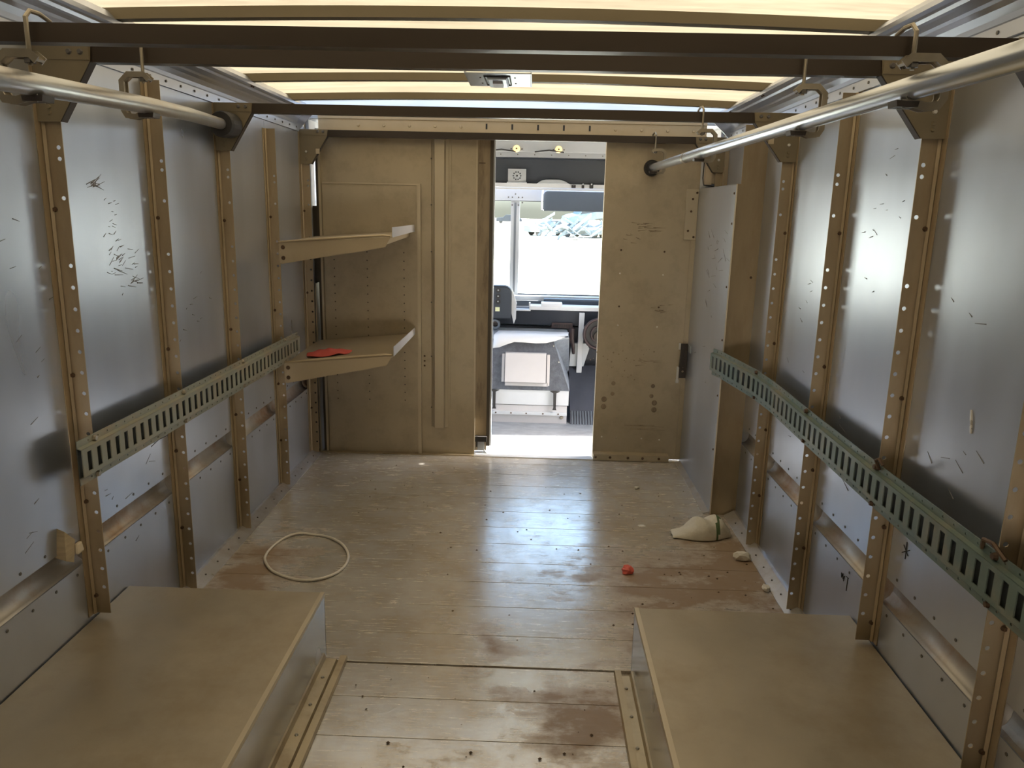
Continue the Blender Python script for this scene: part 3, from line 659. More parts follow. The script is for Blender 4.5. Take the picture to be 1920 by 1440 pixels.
for Ys in (1.56, 2.15, 2.74, 3.33):
    q = [p for p in RT]
    zc_ = 0.746 if Ys < 2.3 else 0.757 if Ys < 3 else 0.776
    X = 1.002 if Ys < 3.2 else 0.984
    bolt('bolt', (X, Ys - 0.01, zc_ + 0.056), 0.010, 0, -0.010, 'bolt', t); bolt('bolt', (X, Ys - 0.01, zc_ - 0.056), 0.009, 0, -0.008, 'bolt', t)
link('bent_hook', MB().tube([(1.0, 2.12, 0.80), (0.985, 2.115, 0.83), (0.985, 2.095, 0.84), (0.99, 2.08, 0.825)], 0.005, 6), 'bolt', t)
link('bent_hook', MB().tube([(1.0, 1.60, 0.80), (0.985, 1.575, 0.83), (0.985, 1.54, 0.835), (0.99, 1.50, 0.815)], 0.005, 6), 'bolt', t)

# ------------------------------------------------------------------ shelves
def shelf(zw, zf, label):
    t = thing('wall_shelf', (-1.30, 4.25, zw), label, 'shelf', 'tilted steel shelves on the left wall')
    xw, xo = -1.292, -0.715; ya, yb = 3.905, 4.571
    p = lambda xx: zw + (zf - zw) * (xx - xw) / (xo - xw)
    yo = 0.012
    b = MB().hexa([(xw, ya, p(xw) - 0.003), (xo, ya, p(xo) - 0.003), (xo, yb, p(xo) + yo - 0.003), (xw, yb, p(xw) + yo - 0.003), (xw, ya, p(xw)), (xo, ya, p(xo)), (xo, yb, p(xo) + yo), (xw, yb, p(xw) + yo)])
    link('shelf_tray', b, 'shelf', t)
    br = MB().prism([(xw, zw), (xo - 0.01, zf - 0.001), (xo - 0.038, zf - 0.052), (xw + 0.012, zw - 0.105), (xw, zw - 0.10)], 1, ya - 0.003, ya)
    bo = link('side_bracket', br, 'shelf', t)
    link('rolled_edge', MB().tube([(xw, ya - 0.003, p(xw) + 0.004), ((xw + xo) / 2 - .1, ya - 0.003, p((xw + xo) / 2 - .1) + 0.008), (xo - 0.05, ya - 0.003, p(xo - 0.05) + 0.010), (xo - 0.012, ya, p(xo) + 0.004)], [0.005, 0.008, 0.007, 0.005], 8), 'shelf', t)
    link('front_lip', MB().hexa([(xo - 0.003, ya, zf - 0.003), (xo, ya, zf - 0.003), (xo + 0.008, yb, zf + yo - 0.003), (xo + 0.005, yb, zf + yo - 0.003),
                                 (xo - 0.003, ya, zf + 0.047), (xo, ya, zf + 0.047), (xo + 0.008, yb, zf + yo + 0.037), (xo + 0.005, yb, zf + yo + 0.037)]), 'shelf_lip', t)
    link('under_flange', MB().hexa([(xo - 0.045, ya + 0.02, zf - 0.042), (xo - 0.042, ya + 0.02, zf - 0.042), (xo - 0.02, yb, zf + yo - 0.03), (xo - 0.023, yb, zf + yo - 0.03),
                                    (xo - 0.045, ya + 0.02, zf - 0.006), (xo - 0.042, ya + 0.02, zf - 0.006), (xo - 0.02, yb, zf + yo - 0.004), (xo - 0.023, yb, zf + yo - 0.004)]), 'shelf', t)
    link('side_bracket', MB().prism([(xw, zw + yo), (xo - 0.03, zf + yo - 0.004), (xo - 0.038, zf - 0.03), (xw, zw - 0.09)], 1, yb - 0.004, yb), 'shelf', t)
    for dz in (-0.022, -0.075): bolt('bolt', (xw + 0.02, ya - 0.003, zw + dz), 0.011, 1, -0.006, 'bolt', bo)
shelf(1.314, 1.356, 'upper tilted beige steel shelf between left wall and bulkhead')
shelf(0.694, 0.750, 'lower tilted beige steel shelf with the red cloth on it')

# ------------------------------------------------------------------ wheel boxes
def wheel_box(side):
    if side == 'left': x0, x1, yf, z = XL + 0.004, -0.676, 2.35, 0.232; lab = 'long tan metal wheel box along the left wall, foreground'
    else: x0, x1, yf, z = 0.360, XR - 0.004, 2.31, 0.237; lab = 'long tan metal wheel box along the right wall, foreground'
    ya = -0.2
    t = thing('wheel_box', ((x0 + x1) / 2, yf, 0), lab, 'box')
    xi = x1 if side == 'left' else x0; s = 1 if side == 'left' else -1
    top = MB().box(x0, x1, ya, yf, z - 0.005, z)
    link('top_sheet', top, 'boxtop', t, bevel=0.002)
    link('inner_side', MB().box(min(xi, xi - s * 0.004), max(xi, xi - s * 0.004), ya, yf, 0.0, z - 0.005), 'boxside', t)
    link('end_sheet', MB().box(x0, x1, yf - 0.004, yf, 0.0, z - 0.005), 'boxside', t)
    link('edge_fold', MB().box(min(xi - s * .012, xi + s * 0.0015), max(xi - s * .012, xi + s * 0.0015), ya, yf, z - 0.012, z + 0.0015), 'bulk_trim', t)
    # angle that fastens the box to the floor
    lo = MB().prism([(xi, 0.0), (xi, 0.03), (xi + s * 0.006, 0.03), (xi + s * 0.010, 0.012), (xi + s * 0.045, 0.010), (xi + s * 0.05, 0.0)], 1, ya, yf - 0.04)
    an = link('floor_angle', lo, 'angle', t)
    y_ = 2.2
    while y_ > 1.2:
        bolt('bolt', (xi + s * 0.028, y_, 0.011), 0.006, 2, 0.004, 'hook', an); y_ -= 0.14
wheel_box('left'); wheel_box('right')
link('floor_trim', MB().prism([(-0.625, 0.0), (-0.622, 0.012), (-0.60, 0.012), (-0.597, 0.0)], 1, -0.2, 2.33), 'angle', floor)
link('floor_trim', MB().prism([(0.302, 0.0), (0.305, 0.012), (0.325, 0.012), (0.328, 0.0)], 1, -0.2, 2.30), 'angle', floor)

# ------------------------------------------------------------------ ceiling lamp plate
t = thing('ceiling_lamp', (-0.165, 3.4, 2.02), 'bare zinc lamp plate under the roof ribs, lamp missing', 'lamp')
link('mounting_plate', MB().box(-0.295, -0.035, 3.21, 3.53, 2.021, 2.025).box(-0.298, -0.293, 3.21, 3.53, 2.021, 2.036).box(-0.037, -0.032, 3.21, 3.53, 2.021, 2.036), 'plate', t)
link('lamp_socket', MB().prism([(-0.215, 2.021), (-0.207, 2.008), (-0.135, 2.008), (-0.127, 2.021)], 1, 3.27, 3.47), 'plate', t)
link('lamp_tube_clip', MB().box(-0.19, -0.15, 3.31, 3.42, 1.999, 2.008), 'pinkwhite', t)
link('gasket', MB().tube([(-0.222, 3.26, 2.019), (-0.222, 3.48, 2.019), (-0.12, 3.48, 2.019), (-0.12, 3.26, 2.019)], 0.0035, 6, closed=True), 'black', t)
for px_, py_ in ((-0.24, 3.44), (-0.10, 3.44), (-0.24, 3.3), (-0.10, 3.3)): bolt('screw', (px_, py_, 2.021), 0.004, 2, -0.003, 'bolt', t)

# ------------------------------------------------------------------ small fittings at the right front corner
t = thing('latch', (0.925, 4.55, 0.52), 'black perforated door latch on the right edge of the bulkhead', 'latch')
b = MB(); b.perf(lambda u, vv: (0.888 + u, 4.560 - 0.3 * 0.0, vv), 0.0, 0.040, 0.535, 0.745, 0.02, [0.575, 0.605, 0.64, 0.67, 0.72], 0.0075, 0.0075)
link('latch_plate', b, 'dark', t, solid=0.004)
link('latch_body', MB().box(0.892, 0.924, 4.564, 4.583, 0.60, 0.735).prism([(0.886, 0.60), (0.893, 0.70), (0.90, 0.70), (0.90, 0.60)], 1, 4.556, 4.58), 'dark', t)
link('strike_plate', MB().box(0.929, 0.932, 4.48, 4.545, 0.70, 0.745), 'cabgrey', t)
link('bright_bar', MB().box(0.876, 0.889, 4.578, 4.584, 0.51, 0.60).box(0.874, 0.892, 4.577, 4.585, 0.50, 0.522), 'ledge', t)  # white bars stand for bright light showing through the latch
link('upper_bar', MB().box(0.880, 0.892, 4.578, 4.584, 0.705, 0.745), 'ledge', t)
t = thing('junction_box', (0.97, 4.52, 1.66), 'small cream electrical box above the right front panel', 'box')
link('box_body', MB().box(0.952, 1.01, 4.525, 4.575, 1.668, 1.79), 'trimbox', t, bevel=0.003)
link('box_cover', MB().box(0.948, 0.985, 4.515, 4.525, 1.664, 1.79), 'trimbox', t)
link('cable', MB().tube([(0.94, 4.53, 1.80), (0.936, 4.52, 1.70), (0.942, 4.52, 1.662), (1.0, 4.52, 1.654), (1.012, 4.52, 1.67)], 0.003, 6), 'black', t)
link('cab_frame_plate', MB().box(0.935, 1.06, 4.588, 4.598, 1.642, 1.80).box(0.935, 0.95, 4.588, 4.598, 1.80, 1.91), 'white', wr_)  # white plate stands in for light showing through the corner gap

# ------------------------------------------------------------------ loose things on floor and shelves
def sheet(name, outline_fn, nu, nv, mt, loc, label, cat, solid=0.003, sub=1, mats=None, midx=None):
    b = MB(); vs = []
    for j in range(nv + 1):
        for i in range(nu + 1): vs.append(outline_fn(i / nu, j / nv))
    fs = []; mi = []
    for j in range(nv):
        for i in range(nu):
            fs.append((j * (nu + 1) + i, j * (nu + 1) + i + 1, (j + 1) * (nu + 1) + i + 1, (j + 1) * (nu + 1) + i)); mi.append(midx(i / nu, j / nv) if midx else 0)
    b.add(vs, fs); b.mi = mi
    o = link(name, b, mats or mt, loc=loc, smooth=True, solid=solid, subsurf=sub)
    return tag(o, label, cat)
def rag(u, w):
    xx = 0.69 + 0.28 * u
    prof = (0.008, 0.022, 0.045, 0.078, 0.082, 0.088, 0.092, 0.07, 0.02)
    k = u * 8; i = min(7, int(k)); h = prof[i] + (prof[i + 1] - prof[i]) * (k - i)
    a = w * PI
    r = 0.45 + 0.55 * min(1, 3 * u + .2) * min(1, 4 * (1.02 - u))
    yy = 3.45 - 0.07 * r * math.cos(a) + 0.02 * u + 0.008 * math.sin(9 * u + 3 * w)
    zz = 0.004 + h * math.sin(a) ** 0.75 * (1 + 0.10 * math.sin(13 * u + 5 * w)) + 0.006 * math.sin(21 * u + 9 * w) * math.sin(a)
    return (xx, yy, max(0.003, zz))
sheet('cloth_rag', rag, 28, 12, None, (0.83, 3.46, 0), 'crumpled white rag with one green stripe by the right wall', 'rag', mats=['cloth', 'green'], midx=lambda u, w: 1 if 0.735 < u + 0.10 * (0.5 - w) < 0.80 else 0)
def redc(u, w):
    ang = u * 2 * PI; r = w
    rx = 0.125 * (1 + 0.10 * math.sin(3 * ang + 1)); ry = 0.075 * (1 + 0.12 * math.sin(2 * ang))
    xx = -1.105 + rx * r * math.cos(ang); yy = 4.06 + ry * r * math.sin(ang)
    zz = 0.694 + (xx + 1.292) * 0.097 + 0.0035 + 0.006 + 0.026 * (1 - r ** 1.5) + 0.006 * math.sin(5 * ang) * r + 0.004 * math.sin(17 * xx * 6)
    return (xx, yy, zz)
sheet('red_cloth', redc, 24, 6, 'red', (-1.105, 4.06, 0.715), 'flat red cloth lying on the lower shelf', 'cloth', solid=0.004)
loop = [(-1.033, 3.318), (-1.085, 3.30), (-1.125, 3.235), (-1.141, 3.155), (-1.138, 3.085), (-1.12, 3.02), (-1.06, 2.935), (-0.97, 2.88), (-0.895, 2.862), (-0.83, 2.885), (-0.785, 2.95), (-0.772, 3.04), (-0.79, 3.13), (-0.845, 3.225), (-0.93, 3.295)]
cl = []
for i in range(len(loop)):
    p0, p1, p2, p3 = [Vector((*loop[(i + k) % len(loop)], 0)) for k in (-1, 0, 1, 2)]
    for tt in (0, .25, .5, .75):
        cl.append(0.5 * ((2 * p1) + (-p0 + p2) * tt + (2 * p0 - 5 * p1 + 4 * p2 - p3) * tt ** 2 + (-p0 + 3 * p1 - 3 * p2 + p3) * tt ** 3))
cl = [Vector((p.x, p.y, 0.0065 + 0.002 * math.sin(i * .4))) for i, p in enumerate(cl)]
tag(link('cord_loop', MB().tube(cl, 0.0062, 8, closed=True), 'cord', loc=(-0.96, 3.09, 0), smooth=True), 'cream plastic cord lying in a loop on the floor', 'cord')
def lump(name, c, r, mt, label, cat, group=None, sq=(1, 1, 0.7), seed=1):
    rnd = random.Random(seed); bm = bmesh.new(); bmesh.ops.create_icosphere(bm, subdivisions=2, radius=1)
    for q in bm.verts:
        k = r * (0.72 + 0.5 * rnd.random()); q.co = Vector((q.co.x * k * sq[0], q.co.y * k * sq[1], max(0.0, q.co.z * k * sq[2] + r * sq[2] * 0.75)))
    me = bpy.data.meshes.new(name); bm.to_mesh(me); bm.free(); me.materials.append(MT[mt])
    o = bpy.data.objects.new(name, me); COL.objects.link(o); o.location = c; return tag(o, label, cat, group)
lump('red_paper_ball', (0.431, 3.04, 0.0), 0.026, 'redpaper', 'small crumpled red paper on the floor right of centre', 'litter')
lump('paper_scrap', (0.957, 3.20, 0.003), 0.036, 'paper', 'torn white paper lump in the corner just behind the right wheel box, below the rag', 'litter', 'white paper scraps on the floor', (1.2, 0.6, 0.6), 2)
lump('paper_scrap', (0.985, 2.92, 0.003), 0.018, 'paper', 'small white paper scrap against the right skirting, nearest to the wheel box', 'litter', 'white paper scraps on the floor', (0.8, 1.4, 0.7), 3)
lump('paper_scrap', (0.604, 4.07, 0.0), 0.011, 'paper', 'white paper scrap on the floor nearest the bulkhead', 'litter', 'white paper scraps on the floor', (1.3, 0.9, 0.9), 4)
lump('paper_scrap', (0.561, 3.55, 0.0), 0.014, 'paper', 'flat white paper flake on the floor left of the striped rag', 'litter', 'white paper scraps on the floor', (1.4, 1.0, 0.15), 5)
b = MB()
for k in range(150):
    if k < 70: xx, yy = random.uniform(-0.9, 0.9), random.uniform(2.36, 4.4)
    elif k < 120: xx, yy = min(0.97, random.gauss(0.75, 0.22)), random.gauss(3.0, 0.4)
    else: xx, yy = random.uniform(-0.55, 0.28), random.uniform(1.7, 2.3)
    if yy < 2.36 and xx > 0.28: yy = 2.5 + random.random()
    r = random.uniform(0.0015, 0.0055)
    b.add([(xx - r, yy, 0.0), (xx, yy - r * 1.4, 0.0), (xx + r * 1.3, yy, 0.0), (xx, yy + r, 0.0), (xx + r * .2, yy, r * 0.9)], [(0, 1, 4), (1, 2, 4), (2, 3, 4), (3, 0, 4), (3, 2, 1, 0)])
tag(link('floor_debris', b, 'debris'), 'dark crumbs of dirt scattered over the metal floor', 'debris', kind='stuff')
t = thing('wood_offcut', (-1.345, 2.06, 0.47), 'broken wood offcut stuck in the left wall channel, near the first post', 'wood')
link('wood_block', MB().hexa([(-1.352, 2.00, 0.50), (-1.318, 2.00, 0.49), (-1.318, 2.035, 0.47), (-1.352, 2.035, 0.48), (-1.350, 2.015, 0.585), (-1.322, 2.012, 0.575), (-1.318, 2.05, 0.535), (-1.350, 2.05, 0.545)]), 'wood', t)
link('foam_lump', MB().hexa([(-1.335, 2.05, 0.485), (-1.312, 2.05, 0.485), (-1.312, 2.085, 0.485), (-1.335, 2.085, 0.485), (-1.33, 2.055, 0.515), (-1.315, 2.055, 0.52), (-1.315, 2.08, 0.52), (-1.33, 2.08, 0.515)]), 'sticker', t, bevel=0.006)
tag(link('plastic_scrap', MB().hexa([(-1.345, 1.68, 0.565), (-1.335, 1.68, 0.55), (-1.335, 1.735, 0.55), (-1.345, 1.73, 0.56), (-1.345, 1.69, 0.60), (-1.338, 1.69, 0.598), (-1.338, 1.725, 0.59), (-1.345, 1.725, 0.595)]), 'blue', loc=(-1.34, 1.71, 0.55)), 'small dark blue plastic scrap at the left picture edge', 'litter')

# ------------------------------------------------------------------ cab shell
cf = struct('floor_cab', MB().box(XL, XR, YB + 0.02, 6.35, -0.06, 0.0), 'cabfloor')
link('door_sill', MB().box(-0.345, 0.395, 4.555, 4.665, 0.0, 0.006), 'sill', cf)
ws = MB()
for X, a, b_ in ((XL, 4.62, 4.70), (XL, 5.55, 6.35), (XR, 4.62, 4.635), (XR, 5.11, 6.35)): ws.box(X - 0.02, X + 0.02, a, b_, -0.05, 2.0)  # unseen side openings shaped to land the sun patch and admit skylight
ws.box(XL - .02, XL + .02, 4.70, 5.55, 1.93, 2.0); ws.box(XR - .02, XR + .02, 4.635, 5.11, 1.93, 2.0)
struct('wall_cab', ws, 'white')
cc = struct('ceiling_cab', MB().box(XL, XR, 4.56, 5.52, 1.985, 2.0).box(XL, XR, 5.50, 5.52, 1.893, 1.985), 'cabgrey')
for (px_, lab) in ((-0.145, 'left of the two round amber lamps over the cab doorway'), (0.144, 'right of the two round amber lamps over the cab doorway')):
    t = thing('marker_lamp', (px_, 5.49, 1.912), lab, 'lamp', 'amber marker lamps')
    link('lens', MB().disc((px_, 5.498, 1.912), 0.024, 1, -0.012, 16, 0.02), 'amber', t)
    link('bulb_socket', MB().disc((px_, 5.486, 1.912), 0.006, 1, -0.006, 8), 'bolt', t)
    for q in (-0.037, 0.037): bolt('screw', (px_ + q, 5.499, 1.91), 0.005, 1, -0.005, 'bolt', t)
for cx in (-0.25, 0.08): link('cable', MB().tube([(cx - 0.1, 5.49, 1.893), (cx, 5.488, 1.905), (cx + 0.1, 5.49, 1.893)], 0.005, 6), 'black', cc)
ov = struct('trim_4', MB().box(XL, XR, 5.68, 5.70, 1.862, 1.90).prism([(5.70, 1.88), (6.0, 1.875), (6.03, 1.69), (6.05, 1.69), (6.04, 1.90), (5.70, 1.90)], 0, XL, XR), 'overhead')
link('rivet_strip', MB().box(XL, XR, 5.66, 5.68, 1.868, 1.905), 'cabgrey', ov)
link('roof_liner', MB().box(XL, XR, 5.52, 5.72, 1.93, 1.94), 'black', ov)  # black sheet standing in for the dark gap below the cab roof
for k in range(9): bolt('rivet', (-0.5 + 0.12 * k, 5.66, 1.885), 0.004, 1, -0.003, 'rivet', ov)
# windscreen header, centre pillar, sill
wcab = struct('wall_windscreen', MB().box(XL, XR, 6.0, 6.10, 1.672, 1.70).box(XL, XR, 6.0, 6.006, 1.655, 1.665), 'white')
link('header_panel', MB().box(XL, XR, 6.26, 6.30, 1.575, 1.68), 'cabgrey', wcab)
link('centre_pillar', MB().box(-0.20, -0.13, 6.27, 6.33, 0.83, 1.66), 'cabgrey', wcab)
link('pillar_groove', MB().box(-0.172, -0.157, 6.265, 6.272, 0.85, 1.56), 'dashgrey', wcab)
for dx, z in ((-0.19, 1.60), (-0.14, 1.60), (-0.165, 1.625), (-0.19, 1.54), (-0.14, 1.54), (-0.11, 1.60), (-0.11, 1.56), (-0.22, 1.60)): bolt('bolt', (dx, 6.262, z), 0.007, 1, -0.004, 'rivet', wcab)
link('window_sill', MB().box(XL, XR, 6.18, 6.36, 0.79, 0.83), 'white', wcab)
link('lower_front', MB().box(XL, XR, 6.34, 6.40, -0.4, 0.80), 'white', wcab)
link('side_pillar', MB().box(XL, XL + .06, 6.27, 6.35, 0.8, 1.68).box(XR - .06, XR, 6.27, 6.35, 0.8, 1.68), 'white', wcab)
for k, (a, b_) in enumerate(((XL + .06, -0.20), (-0.13, XR - .06))):
    w_ = struct('window_%d' % (k + 1), MB().box(a, b_, 6.30, 6.304, 0.83, 1.58), 'glass')
    link('window_seal', MB().box(a, b_, 6.295, 6.31, 0.825, 0.838).box(a, b_, 6.295, 6.31, 1.57, 1.58), 'dashgrey', w_)
t = thing('bracket_plate', (-0.15, 6.0, 1.70), 'square grey plate with a ring of holes over the windscreen pillar', 'plate')
link('plate', MB().box(-0.218, -0.082, 5.985, 5.992, 1.705, 1.803), 'cabgrey', t)
for k in range(10): bolt('hole_rim', (-0.15 + 0.028 * math.cos(k * PI / 5), 5.985, 1.753 + 0.028 * math.sin(k * PI / 5)), 0.0055, 1, -0.002, 'overhead', t)
bolt('centre_bolt', (-0.15, 5.985, 1.753), 0.007, 1, -0.005, 'black', t)
link('base_strip', MB().box(-0.225, -0.075, 5.975, 6.0, 1.70, 1.708), 'cabgrey', t)
tag(link('motor_cover', MB().prism([(0.0, 1.70), (0.03, 1.722), (0.07, 1.732), (0.17, 1.732), (0.21, 1.722), (0.25, 1.70)], 1, 5.99, 6.04), 'cabgrey', loc=(0.12, 6.01, 1.70), bevel=0.004), 'low grey hump cover on the windscreen ledge', 'cover')
for k, (cx, w_, lab) in enumerate(((0.278, 0.016, 'wide black switch on the windscreen ledge, leftmost of three'), (0.348, 0.010, 'small dark switch on the windscreen ledge, middle of three'), (0.412, 0.014, 'tall black clip on the windscreen ledge, rightmost of three'))):
    t = thing('ledge_switch', (cx, 5.995, 1.69), lab, 'switch', 'switches on the windscreen ledge')
    link('switch_body', MB().box(cx - w_, cx + w_, 5.985, 6.0, 1.672, 1.695 if k != 2 else 1.705), 'black', t, bevel=0.003)
    link('switch_lever', MB().disc((cx, 5.985, 1.702 if k else 1.69), 0.006, 1, -0.012, 8), 'cabgrey' if k else 'rivet', t)
t = thing('sun_visor', (0.30, 6.15, 1.58), 'slate blue rounded sun visor over the right windscreen pane', 'visor')
pr = [(0.055, 1.50), (0.56, 1.50), (0.56, 1.655), (0.085, 1.655), (0.065, 1.645), (0.055, 1.625)]
link('visor_pad', MB().prism(pr, 1, 6.14, 6.16), 'visor', t, bevel=0.006)
link('visor_arm', MB().tube([(0.048, 6.135, 1.655), (0.042, 6.135, 1.58), (0.044, 6.135, 1.51), (0.06, 6.135, 1.502)], 0.006, 6), 'white', t)

# engine cover
t = thing('engine_cover', (0.0, 5.37, 0.0), 'grey carpeted engine cover with a white document box, behind the doorway', 'cover')
zc = 0.245
car = MB(); L_ = -0.62
car.add([(L_, 5.37, zc), (0.272, 5.37, zc), (0.15, 5.50, 0.59), (L_, 5.50, 0.59)], [(0, 1, 2, 3)])
link('carpet_front', car, 'carpet', t, solid=0.006)
car = MB(); car.add([(0.272, 5.37, zc), (0.29, 5.9, zc), (0.265, 5.9, 0.61), (0.265, 5.55, 0.60), (0.15, 5.50, 0.59)], [(0, 1, 2, 3, 4)])
link('carpet_side', car, 'carpet2', t, solid=0.006)
car = MB(); car.add([(L_, 5.50, 0.59), (0.15, 5.50, 0.59), (0.265, 5.55, 0.60), (0.265, 5.9, 0.61), (L_, 5.9, 0.61)], [(0, 1, 2, 3, 4)])
link('top_lid', car, 'cabgrey', t, solid=0.006)
link('lower_panel', MB().box(L_, 0.272, 5.375, 5.40, 0.135, 0.245), 'white', t)
link('base_panel', MB().box(L_, 0.262, 5.38, 5.41, 0.0, 0.13), 'pinkwhite', t)
rv = link('rivet_strip', MB().box(L_, 0.262, 5.365, 5.38, 0.062, 0.085), 'white', t)
for xx in (-0.25, -0.14, -0.03, 0.09, 0.20): bolt('rivet', (xx, 5.365, 0.073), 0.006, 1, -0.004, 'bolt', rv)
bolt('bolt', (0.225, 5.38, 0.045), 0.014, 1, -0.008, 'hook', t)
for xx in (-0.262, 0.172):
    l1 = link('rubber_latch', MB().prism([(xx - 0.035, 0.243), (xx + 0.035, 0.243), (xx + 0.01, 0.23), (xx + 0.009, 0.12), (xx + 0.014, 0.105), (xx - 0.014, 0.105), (xx - 0.009, 0.12), (xx - 0.012, 0.23)], 1, 5.352, 5.366), 'black', t)
def slope(z): return 5.37 + (z - zc) * 0.13 / 0.345
bx = link('document_box', MB().hexa([(-0.19, slope(.30) - 0.045, 0.305), (0.103, slope(.30) - 0.045, 0.305), (0.103, slope(.30), 0.305), (-0.19, slope(.30), 0.305), (-0.19, slope(.5) - 0.045, 0.502), (0.103, slope(.5) - 0.045, 0.502), (0.103, slope(.5), 0.502), (-0.19, slope(.5), 0.502)]), 'pinkwhite', t)
def fl(x0, x1, z0, z1): return MB().hexa([(x0, slope(z0) - 0.016, z0), (x1, slope(z0) - 0.016, z0), (x1, slope(z0) - 0.004, z0), (x0, slope(z0) - 0.004, z0), (x0, slope(z1) - 0.016, z1), (x1, slope(z1) - 0.016, z1), (x1, slope(z1) - 0.004, z1), (x0, slope(z1) - 0.004, z1)])
link('box_flange', fl(-0.214, -0.196, 0.30, 0.49), 'pinkwhite', bx); link('box_flange', fl(0.11, 0.13, 0.28, 0.49), 'pinkwhite', bx); link('box_flange', fl(-0.188, 0.12, 0.275, 0.296), 'pinkwhite', bx)
for (xx, z) in ((0.155, 0.55), (0.195, 0.44)): bolt('stud_snap', (xx, slope(z) - 0.002, z), 0.006, 1, -0.006, 'bright', t)
b = MB()
pts = [(-0.28, 5.42, 0.535), (-0.235, 5.42, 0.542), (-0.19, 5.43, 0.56), (-0.13, 5.45, 0.578), (-0.05, 5.455, 0.575), (0.03, 5.46, 0.570), (0.1, 5.46, 0.574), (0.17, 5.475, 0.59), (0.255, 5.50, 0.622)]
for (a, c_) in zip(pts[:-1], pts[1:]):
    ma, mc = (a[0], 5.495, 0.617), (c_[0], 5.495, 0.617)
    b.add([a, c_, mc, ma], [(0, 1, 2, 3)]); b.add([ma, mc, (c_[0] * 0.96 + .02, 5.60, 0.634), (a[0] * 0.96 + .02, 5.60, 0.634)], [(0, 1, 2, 3)])
tag(link('plastic_sheet', b, 'ledge', loc=(0.0, 5.5, 0.58), smooth=True, solid=0.003), 'crumpled white plastic sheet draped over the engine cover top edge', 'sheet')

struct('wall_firewall', MB().box(XL + 0.03, XR - 0.03, 6.0, 6.02, 0.0, 0.615), 'dash')
# dashboard
t = thing('dashboard', (0.3, 5.9, 0.58), 'dark blue dashboard with white top ledge under the windscreen', 'dashboard')
link('dash_face', MB().prism([(5.93, 0.64), (5.88, 0.645), (5.86, 0.758), (6.2, 0.758), (6.2, 0.64)], 0, XL + 0.03, XR - 0.03), 'dash', t)
link('top_ledge', MB().box(-0.03, XR - 0.03, 5.85, 6.0, 0.762, 0.79).box(0.06, 0.22, 5.86, 5.98, 0.79, 0.812).box(-0.034, -0.022, 5.85, 5.9, 0.79, 0.815), 'ledge', t)
link('rear_panel', MB().box(-0.14, 0.07, 6.12, 6.16, 0.745, 0.80), 'dashgrey', t)
link('rear_panel', MB().box(0.08, 0.9, 6.08, 6.16, 0.76, 0.822), 'visor', t, bevel=0.012)
link('ledge_scrap', MB().box(-0.13, -0.02, 5.85, 5.92, 0.752, 0.762), 'white', t)
vn = link('air_vent', MB().box(0.145, 0.305, 5.860, 5.872, 0.625, 0.665), 'vent', t)
for k in range(7): link('vent_slot', MB().box(0.165 + 0.018 * k, 0.175 + 0.018 * k, 5.857, 5.860, 0.633, 0.654), 'black', vn)
t = thing('gauge_pod', (-0.29, 5.75, 0.69), 'dark rounded instrument pod with yellow label, left in the doorway', 'instrument')
pr = [(-0.50, 0.695), (-0.165, 0.695), (-0.165, 0.90), (-0.175, 0.925), (-0.195, 0.942), (-0.22, 0.948), (-0.50, 0.948)]
link('pod_body', MB().prism(pr, 1, 5.76, 5.845), 'dash', t, bevel=0.008)
link('pod_face', MB().prism([(x_ * 0.96 - 0.012, 0.82 + (z_ - 0.82) * 0.9) for x_, z_ in pr], 1, 5.752, 5.76), 'pod', t)
for (cx, cz) in ((-0.265, 0.915), (-0.265, 0.87), (-0.265, 0.83)):
    g_ = link('gauge', MB().disc((cx, 5.752, cz), 0.018, 1, -0.005, 14), 'black', t)
    bolt('gauge_knob', (cx, 5.747, cz), 0.006, 1, -0.004, 'cabgrey', g_)
link('warning_label', MB().box(-0.285, -0.252, 5.748, 5.752, 0.757, 0.788), 'yellow', t)
link('side_plate', MB().prism([(-0.163, 0.74), (-0.145, 0.66), (-0.13, 0.70), (-0.128, 0.80), (-0.125, 0.815), (-0.14, 0.86), (-0.163, 0.93)], 1, 5.77, 5.80), 'white', t)
link('steering_column', MB().tube([(-0.34, 5.78, 0.68), (-0.27, 5.78, 0.665), (-0.27, 5.84, 0.66)], [0.03, 0.025, 0.02], 10), 'dark', t)
link('column_ring', MB().ring((-0.285, 5.765, 0.655), 0.03, 1, 0.01, 14, 6), 'dashgrey', t)
tag(link('grab_post', MB().hexa([(0.345, 5.83, 0.22), (0.385, 5.83, 0.22), (0.385, 5.85, 0.22), (0.345, 5.85, 0.22), (0.352, 5.83, 0.75), (0.392, 5.83, 0.75), (0.392, 5.85, 0.75), (0.352, 5.85, 0.75)]), 'white', loc=(0.37, 5.84, 0.22), bevel=0.003), 'upright white metal bar under the dashboard', 'bar')
t = thing('cab_fan', (0.50, 5.86, 0.60), 'round dark fan under the right end of the dashboard', 'fan')
link('fan_ring', MB().ring((0.50, 5.74, 0.605), 0.112, 1, 0.012, 24, 6), 'vent', t)
link('fan_drum', MB().disc((0.50, 5.745, 0.605), 0.102, 1, 0.06, 20), 'black', t)
link('fan_guard', MB().ring((0.50, 5.735, 0.605), 0.06, 1, 0.006, 20, 6), 'vent', t)
link('fan_motor', MB().disc((0.50, 5.745, 0.585), 0.04, 1, -0.015, 16), 'dark', t)
t = thing('heater_box', (0.35, 5.88, 0.33), 'pale box with a brown pipe behind the upright white bar', 'box')
link('box_body', MB().prism([(0.29, 0.33), (0.40, 0.33), (0.44, 0.47), (0.42, 0.51), (0.30, 0.51)], 1, 5.86, 5.90), 'cabgrey', t)
